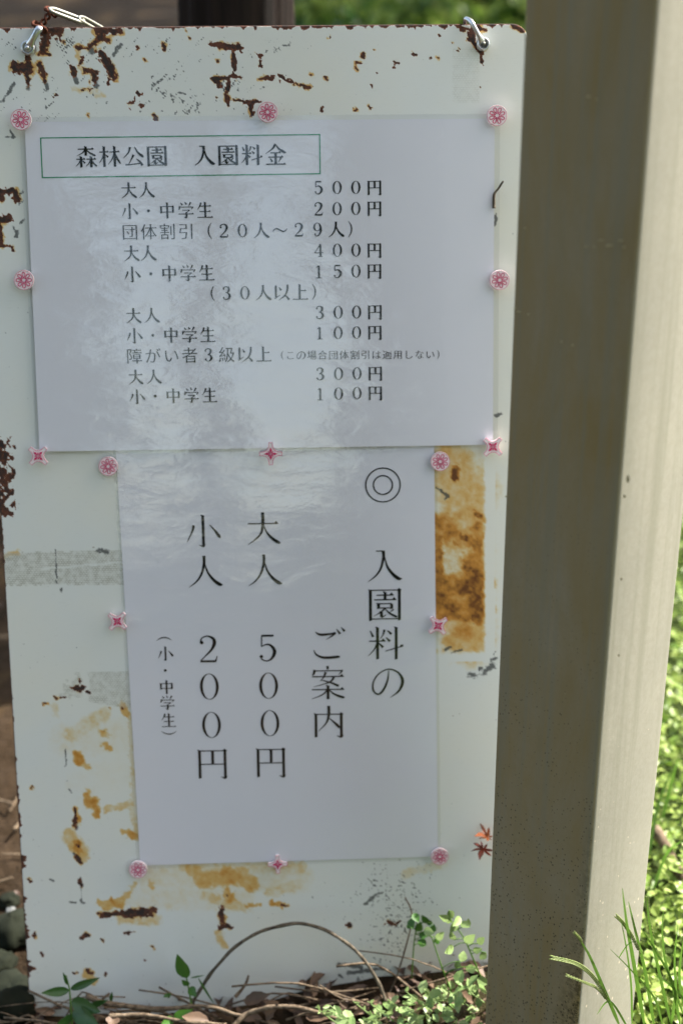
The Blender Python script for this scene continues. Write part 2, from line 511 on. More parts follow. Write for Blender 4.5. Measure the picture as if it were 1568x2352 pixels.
RUST = [  # capsules x0,y0,x1,y1,r in picture units on the sheet
    (100, 70, 138, 72, 13), (132, 66, 137, 90, 8), (108, 78, 98, 118, 12), (98, 118, 112, 122, 6), (66, 118, 62, 150, 9), (32, 142, 34, 155, 9), (38, 160, 68, 158, 14), (62, 165, 66, 195, 6),
    (92, 150, 100, 170, 10), (100, 170, 106, 188, 6), (146, 97, 147, 99, 6), (222, 72, 278, 70, 10), (228, 88, 248, 92, 10), (222, 95, 202, 112, 7), (176, 109, 188, 109, 8), (190, 132, 184, 148, 5),
    (170, 158, 172, 168, 10), (196, 162, 222, 166, 7), (222, 168, 216, 188, 8), (232, 125, 250, 150, 13), (250, 150, 262, 178, 11), (240, 130, 228, 118, 8), (185, 205, 215, 207, 3), (250, 180, 248, 196, 5),
    (317, 107, 317, 111, 6), (375, 103, 378, 107, 7), (378, 110, 377, 116, 4), (332, 138, 333, 140, 4), (298, 234, 302, 236, 7), (316, 216, 324, 217, 6), (308, 226, 306, 232, 4), (320, 242, 324, 245, 6), (297, 250, 298, 252, 3),
    (482, 100, 505, 106, 6), (505, 106, 552, 108, 9), (552, 112, 556, 120, 4), (536, 118, 538, 155, 6), (537, 155, 536, 172, 3), (494, 182, 506, 182, 9), (500, 188, 504, 198, 6), (516, 178, 550, 178, 6), (527, 185, 524, 205, 6), (522, 205, 522, 232, 6), (524, 235, 526, 244, 4),
    (535, 229, 560, 233, 4), (560, 236, 592, 234, 6), (568, 240, 578, 246, 6), (577, 250, 578, 268, 5), (590, 125, 600, 128, 5), (598, 130, 598, 152, 5), (592, 183, 628, 177, 5), (642, 174, 665, 188, 4), (665, 188, 682, 194, 3), (688, 198, 712, 199, 5), (642, 188, 643, 190, 5),
    (712, 172, 718, 171, 4), (744, 178, 752, 181, 5), (741, 250, 742, 255, 5), (434, 86, 437, 88, 4), (424, 70, 426, 71, 3), (355, 266, 362, 272, 6), (201, 264, 203, 268, 4), (130, 216, 125, 220, 2.5), (500, 138, 501, 140, 4), (497, 222, 498, 223, 3),
    (834, 122, 834, 130, 5), (817, 144, 831, 146, 4), (818, 157, 820, 161, 5), (945, 126, 954, 125, 4.5), (989, 129, 990, 134, 4), (1003, 132, 1006, 135, 4), (902, 152, 903, 155, 4), (906, 143, 914, 144, 3), (1009, 84, 1010, 85, 4), (1040, 97, 1041, 98, 3), (1051, 110, 1052, 117, 2.5),
    (849, 244, 850, 250, 4), (810, 251, 820, 252, 3.5), (850, 196, 851, 198, 2.5), (858, 116, 858, 117, 2.5), (1102, 200, 1103, 201, 3), (756, 90, 757, 84, 3), (866, 165, 867, 166, 2),
    (1062, 68, 1104, 66, 8), (1074, 80, 1076, 92, 6), (1084, 78, 1090, 103, 6), (1098, 110, 1110, 112, 9), (1104, 120, 1106, 142, 6), (1104, 66, 1112, 68, 6), (1180, 62, 1200, 70, 7),
    (4, 440, 30, 438, 10), (4, 445, 6, 458, 8), (32, 442, 40, 458, 10), (0, 505, 22, 503, 12), (0, 515, 2, 560, 6), (0, 566, 30, 568, 5), (24, 566, 30, 575, 5),
    (182, 1562, 178, 1576, 3), (168, 1582, 182, 1584, 8), (182, 1582, 192, 1578, 6), (196, 1588, 206, 1592, 3), (126, 1600, 132, 1606, 3.5), (104, 1615, 112, 1614, 4), (140, 1602, 150, 1600, 3), (280, 1622, 285, 1626, 4), (250, 1624, 254, 1626, 2.5),
    (76, 1804, 72, 1812, 3), (175, 1860, 172, 1900, 5), (180, 1940, 181, 1945, 5), (174, 1966, 184, 1980, 5), (184, 2022, 186, 2030, 6), (232, 2101, 268, 2099, 7), (284, 2098, 354, 2092, 10), (288, 2104, 350, 2102, 5), (508, 2088, 512, 2118, 9), (504, 2130, 530, 2130, 7),
    (192, 2148, 202, 2146, 6), (186, 2156, 192, 2158, 5), (232, 2158, 236, 2160, 4), (284, 2145, 295, 2144, 5), (302, 2142, 308, 2142, 3), (350, 2175, 354, 2178, 4), (330, 2207, 333, 2208, 3), (202, 2228, 210, 2236, 6), (172, 2233, 176, 2234, 4),
    (240, 2238, 244, 2239, 3), (98, 2188, 100, 2192, 4), (646, 2078, 662, 2082, 4), (800, 2123, 804, 2124, 7), (524, 2060, 526, 2058, 4), (888, 2118, 900, 2120, 5), (905, 2121, 920, 2118, 3), (80, 2142, 78, 2150, 5), (66, 2020, 70, 2026, 6), (564, 2298, 566, 2299, 5),
]
STAIN = [  # capsules + strength
    (1030, 1070, 1085, 1120, 62, .36), (1060, 1100, 1075, 1470, 62, .36), (1046, 1075, 1044, 1098, 9, .78), (1030, 1210, 1085, 1180, 30, .45), (1020, 1200, 1040, 1235, 28, .62), (1060, 1240, 1100, 1220, 26, .66), (1092, 1240, 1108, 1420, 16, .66),
    (1020, 1350, 1100, 1340, 34, .72), (1010, 1395, 1100, 1400, 34, .70), (1080, 1290, 1090, 1380, 26, .72), (1006, 1190, 1006, 1420, 12, .70), (1060, 1440, 1105, 1450, 26, .48), (1040, 1470, 1080, 1480, 25, .40), (1094, 1180, 1116, 1196, 9, .75), (1004, 1500, 1100, 1508, 10, .3),
    (1090, 1416, 1096, 1425, 14, .85), (1060, 1230, 1066, 1236, 8, .95), (1043, 1245, 1046, 1248, 7, .9),
    (440, 1995, 470, 2030, 17, .50), (470, 2020, 560, 2010, 22, .52), (520, 2005, 575, 2030, 20, .60), (340, 2010, 690, 2020, 34, .22), (300, 2060, 560, 2070, 30, .20), (420, 1990, 690, 1995, 16, .30), (620, 2050, 690, 2030, 14, .32), (240, 2088, 300, 2050, 6, .55), (280, 2080, 310, 2030, 5, .45),
    (230, 2074, 280, 2080, 9, .55), (258, 2066, 262, 2072, 7, .75), (520, 2050, 530, 2062, 12, .65), (470, 2060, 560, 2085, 14, .34), (345, 2030, 350, 2036, 8, .45), (566, 2077, 600, 2079, 4, .6), (625, 2074, 655, 2080, 6, .72), (280, 2110, 360, 2112, 14, .32), (500, 2140, 515, 2170, 10, .45),
    (180, 1735, 185, 1750, 12, .68), (190, 1760, 206, 1764, 5, .45), (200, 1822, 205, 1850, 9, .62), (216, 1838, 222, 1874, 9, .68), (176, 1862, 182, 1885, 8, .72), (160, 1920, 190, 1960, 18, .48), (178, 1935, 182, 1955, 9, .80), (245, 1860, 300, 1845, 8, .42), (285, 1910, 312, 1922, 8, .58), (300, 1850, 316, 1925, 8, .3),
    (230, 1678, 250, 1688, 8, .4), (242, 1710, 252, 1720, 8, .6), (235, 1680, 240, 1686, 5, .6), (150, 1700, 300, 1690, 45, .17), (190, 1800, 300, 1760, 50, .12), (160, 1690, 240, 1640, 20, .28), (283, 1620, 290, 1640, 9, .5), (300, 1650, 312, 1900, 8, .28), (200, 2235, 215, 2250, 12, .5),
    (125, 1620, 130, 1640, 9, .26), (176, 112, 188, 160, 6, .42), (170, 205, 220, 208, 8, .3), (225, 222, 235, 222, 8, .35), (40, 1270, 10, 1280, 8, .4), (1140, 418, 1152, 440, 3, .0), (930, 2010, 1010, 1985, 12, .22), (600, 1983, 700, 1985, 8, .30),
]
SOOT = [
    (35, 190, 8, 232, 4), (30, 195, 20, 215, 5), (62, 172, 66, 200, 6), (104, 185, 110, 204, 6), (170, 172, 178, 190, 5), (220, 172, 222, 198, 6), (278, 105, 262, 128, 5), (206, 108, 214, 122, 7), (536, 128, 540, 158, 4), (504, 190, 508, 200, 4), (522, 212, 524, 236, 5), (232, 122, 238, 130, 6),
    (360, 190, 372, 182, 3), (350, 205, 358, 195, 2.5), (395, 230, 402, 226, 3), (392, 216, 400, 236, 2.5), (412, 213, 424, 216, 3), (650, 104, 664, 106, 3), (600, 205, 606, 200, 2.5), (14, 314, 34, 316, 3), (24, 300, 32, 312, 3), (40, 452, 50, 442, 5), (44, 470, 54, 462, 3), (30, 520, 42, 545, 3), (46, 512, 58, 505, 4), (34, 545, 44, 530, 4),
    (232, 1265, 248, 1268, 6), (128, 1262, 131, 1342, 2.5), (224, 1266, 230, 1270, 4), (1002, 1120, 1028, 1140, 4), (1020, 1146, 1030, 1138, 3), (1020, 1494, 1034, 1486, 3), (1035, 1500, 1062, 1493, 2.5), (1134, 1502, 1140, 1494, 2.5),
    (152, 1720, 152, 1760, 2.5), (158, 1810, 164, 1822, 3), (172, 1888, 176, 1902, 5), (168, 1960, 186, 1982, 4.5), (184, 2018, 187, 2032, 5), (186, 2032, 190, 2075, 1.6), (186, 2068, 196, 2075, 4), (160, 2072, 175, 2074, 2.5), (116, 2018, 122, 2022, 3), (140, 1355, 142, 1362, 3.5), (840, 2074, 862, 2058, 4), (862, 2052, 872, 2050, 3), (836, 2076, 846, 2078, 3),
    (1136, 495, 1136, 515, 5), (1138, 955, 1150, 950, 5), (1074, 1548, 1090, 1552, 6), (1110, 1545, 1130, 1530, 9), (1100, 1538, 1106, 1532, 4), (1128, 1516, 1138, 1512, 5), (780, 2215, 830, 2222, 7), (800, 2235, 880, 2225, 6), (820, 2250, 830, 2262, 5), (780, 2240, 786, 2244, 4), (1004, 1965, 1012, 1968, 4),
]


def caps(X, Y, L, power=1.0):
    out = np.full(X.shape, -1.0)
    for c in L:
        x0, y0, x1, y1, r = c[:5]
        R = r * 3 + 6
        msk = (X > min(x0, x1) - R) & (X < max(x0, x1) + R) & (Y > min(y0, y1) - R) & (Y < max(y0, y1) + R)
        if not msk.any(): continue
        x = X[msk]; y = Y[msk]
        dx, dy = x1 - x0, y1 - y0
        L2 = dx * dx + dy * dy + 1e-6
        t = np.clip(((x - x0) * dx + (y - y0) * dy) / L2, 0, 1)
        d = np.hypot(x - x0 - t * dx, y - y0 - t * dy)
        out[msk] = np.maximum(out[msk], 1 - d / r)
    return out


def sign_board():
    root = empty('sign_board', SM.copy())
    tag(root, 'white enamelled metal sign board blotched with rust, hung with notices beside the square post', 'sign board')
    nu = int((uR - uL) / 0.0010); nv = int((vB - vT) / 0.0010)
    U = np.linspace(uL, uR, nu); V = np.linspace(vT, vB, nv)
    UU, VV = np.meshgrid(U, V)
    # rounded upper corners
    r = 0.011
    def squeeze(U_, V_):
        U2 = U_.copy(); V2 = V_.copy()
        for side in (uL, uR):
            sg = 1 if side == uL else -1
            a = (U_ - side) * sg
            b = V_ - vT
            k = (a < r) & (b < r)
            aa = a[k]; bb = b[k]
            mm = np.maximum(r - aa, r - bb) / r
            ll = np.hypot(r - aa, r - bb) / r + 1e-9
            f = mm / ll
            U2[k] = side + sg * (r - (r - aa) * f)
            V2[k] = vT + (r - (r - bb) * f)
        return U2, V2
    U2, V2 = squeeze(UU, VV)
    # gentle warping of the sheet
    n1 = VN(3)
    W = 0.0
    # picture coordinates of each vertex, for the stain maps
    Rm = np.array(SR); T = np.array(ST)
    P = np.stack([U2, V2, np.zeros_like(U2)], -1) @ Rm.T + T
    X = CX + FPX * P[..., 0] / P[..., 2]; Y = CY + FPX * P[..., 1] / P[..., 2]
    na, nb, nc, nd = VN(11), VN(12), VN(13), VN(14)
    wx = (na.fbm(X / 9, Y / 9) - .5) * 15; wy = (nb.fbm(X / 9, Y / 9) - .5) * 15
    det = nc.fbm(X / 5, Y / 5) - .5
    rust = caps(X + wx, Y + wy, [(c[0], c[1], c[2], c[3], c[4] * .9) for c in RUST])
    rust = np.where(rust > -1, 0.31 + rust * 0.60 + det * 0.95, 0)
    # edge rust: top lip, left edge and foot
    dt = (V2 - vT); dl = (U2 - uL); dr = uR - U2
    def lip(d, wdt, amp, seed, along, sc):
        q = VN(seed).fbm(along / sc, along * 0 + 1.5, 3)
        ww = wdt * np.clip((q - .42) * 5, 0.12, 1.6) * amp
        return 0.36 + (1 - d / np.maximum(ww, 1e-5)) * 0.5 + det * .3
    e1 = lip(dt, 0.0022, 1.0, 21, X, 14)
    e2 = lip(dl, 0.0026, np.clip((Y - 1500) / 500, 0.25, 1.5) + 2.0 * np.exp(-((Y - 1085) / 60) ** 2), 22, Y, 16)
    rust = np.maximum(rust, np.maximum(np.where(dt < .008, e1, 0), np.where(dl < .014, e2, 0)))
    # ribbed rust on the left, pitted
    pit = nd.fbm(X / 6, Y / 9, 3)
    rust = np.maximum(rust, np.where((X < 38) & (Y > 1000) & (Y < 1190), (pit - .40) * 2.2 + .35 * (1 - X / 38), 0))
    stain = np.zeros_like(X)
    sx = X + wx * 1.2; sy = Y + wy * 1.2
    for c in STAIN:
        f = caps(sx, sy, [c[:5]])
        f = np.clip(f + .5, 0, 1)
        f = f * f * (3 - 2 * f)
        stain = np.maximum(stain, f * c[5] * (.86 if c[0] < 700 else 1.0))
    big = nb.fbm(X / 26 + 40, Y / 26)
    med = nc.fbm(X / 8 + 70, Y / 8, 4)
    stain = np.clip(stain * (0.60 + 0.85 * big) * (.70 + .6 * med), 0, 1)
    # pale island inside the big orange stain
    isl = np.clip(1.2 - np.hypot((sx - 1034) / 42, (sy - 1285) / 44), 0, 1)
    stain = np.maximum(0, stain - isl * .10)
    cut = (X > 998) & (X < 1135) & (Y > 1020) & (Y < 1520)
    fade = np.clip((1117 + wx * .7 - X) / 9, 0, 1)
    stain = np.where(cut, np.maximum(stain * 1.08, .10) * fade * np.clip((1508 + wy - Y) / 16, 0, 1), stain)
    # lime/orange halo round rust
    halo = np.clip(caps(X + wx, Y + wy, [(c[0], c[1], c[2], c[3], c[4] * 1.45) for c in RUST]) , 0, 1)
    stain = np.maximum(stain, np.clip(halo * 1.6, 0, .5) * np.clip((nc.fbm(X / 22 + 9, Y / 22) - .42) * 6, 0, 1))
    soot = caps(X + wx * .5, Y + wy * .5, SOOT)
    soot = np.where(soot > -1, 0.34 + soot * 0.4 + det * .7, 0)
    # fine black scratches in the upper left, directional
    ang = 0.9
    a_ = X * math.cos(ang) - Y * math.sin(ang); b_ = X * math.sin(ang) + Y * math.cos(ang)
    scr = nd.fbm(a_ / 16, b_ / 2.6, 3)
    dens = nc.fbm(X / 60, Y / 50, 2)
    reg = np.clip((330 - Y) / 90, 0, 1) * np.clip((900 - X) / 400, 0, 1) * (Y > 85)
    soot = np.maximum(soot, np.clip((scr - .60 - (.62 - dens) * .35) * 4, 0, 1) * reg)
    # mud speckle, lower right and foot
    sp = nc.fbm(X / 3.6, Y / 2.6, 2)
    den = np.exp(-((X - 905) / 110) ** 2 - ((Y - 2050) / 85) ** 2) * .9 + np.exp(-((X - 870) / 90) ** 2 - ((Y - 2210) / 60) ** 2) * .55 + np.clip((Y - 2240) / 200, 0, .4) + np.exp(-((X - 905) / 60) ** 2 - ((Y - 2140) / 45) ** 2) * .5
    diag = np.clip(abs(((X - 950) - (Y - 2020) * 1.1)) / 8 - .3, 0.2, 1)
    soot = np.maximum(soot, np.clip((sp - .81 + den * .33 * diag) * 4.0, 0, .66))
    # small horizontal pecks everywhere low down
    pk = nd.fbm(X / 5, Y / 2.2, 2)
    soot = np.maximum(soot, np.clip((pk - .80) * 4, 0, .5) * np.clip((Y - 1500) / 400, 0, 1))
    weave = np.zeros_like(X)
    XW = X + wx * .35; YW = Y + wy * .22

    def quad(a, b, c, d):
        X = XW; Y = YW
        ys = lambda x, p, q: p[1] + (q[1] - p[1]) * (x - p[0]) / (q[0] - p[0])
        return (X > a[0]) & (X < b[0]) & (Y > ys(X, a, b)) & (Y < ys(X, d, c))
    weave[quad((8, 1270), (290, 1263), (290, 1342), (8, 1345))] = 1
    wk = quad((135, 1547), (300, 1541), (300, 1628), (135, 1600)) & ((X > 205) | (na.fbm(X / 14, Y / 14) > .5))
    weave[wk] = .75
    weave[quad((1040, 110), (1100, 110), (1100, 235), (1040, 235))] = .25 * 1
    tape_line = np.abs(Y - (1308 - (X - 90) * .09 + (na.fbm(X / 20, Y * 0) - .5) * 6)) < 2.2
    weave = np.where(tape_line & (X > 95) & (weave > .9), 0, weave)
    weave *= np.clip(.5 + nb.fbm(X / 12, Y / 12), 0, 1.1)
    me = bpy.data.meshes.new('panel')
    F = []
    idx = np.arange(nu * nv).reshape(nv, nu)
    a = idx[:-1, :-1].ravel(); b = idx[:-1, 1:].ravel(); c = idx[1:, 1:].ravel(); d = idx[1:, :-1].ravel()
    F = np.stack([a, d, c, b], -1)
    co = np.stack([U2, -V2, np.zeros_like(U2)], -1).reshape(-1, 3)
    # rim: turned-back edge, 12 mm deep, then the back
    ring = np.concatenate([idx[0, :], idx[1:, -1], idx[-1, -2::-1], idx[-2:0:-1, 0]])
    nr = len(ring)
    back = co[ring].copy(); back[:, 2] = -TH * 4
    n0 = len(co)
    co = np.concatenate([co, back])
    j = np.arange(nr); k = (j + 1) % nr
    F2 = np.stack([ring[j], ring[k], n0 + k, n0 + j], -1)
    F = np.concatenate([F, F2])
    me.vertices.add(len(co)); me.vertices.foreach_set('co', co.ravel())
    me.loops.add(F.size); me.loops.foreach_set('vertex_index', F.ravel().astype(np.int32))
    me.polygons.add(len(F)); me.polygons.foreach_set('loop_start', np.arange(0, F.size, 4).astype(np.int32))
    me.polygons.foreach_set('loop_total', np.full(len(F), 4, np.int32))
    me.update(calc_edges=True); me.validate()
    for nm, arr in (('rust', rust), ('stain', stain), ('soot', soot), ('weave', weave)):
        at = me.attributes.new(nm, 'FLOAT', 'POINT')
        full = np.concatenate([arr.ravel(), arr.ravel()[ring] + (.3 if nm == 'rust' else 0)]).astype(np.float32)
        at.data.foreach_set('value', np.clip(full, 0, 1))
    me.materials.append(M['sign'])
    o = bpy.data.objects.new('panel', me); col.objects.link(o); o.parent = root
    bk = MB(); bk.prism([(uL + .002, -vB + .002), (uR - .002, -vB + .002), (uR - .002, -vT - .014), (uR - .014, -vT - .002), (uL + .014, -vT - .002), (uL + .002, -vT - .014)], -TH * 4 - .0002, -TH * 3)
    bk.build('back_plate', M['back'], root)
    return root


SIGN = sign_board()

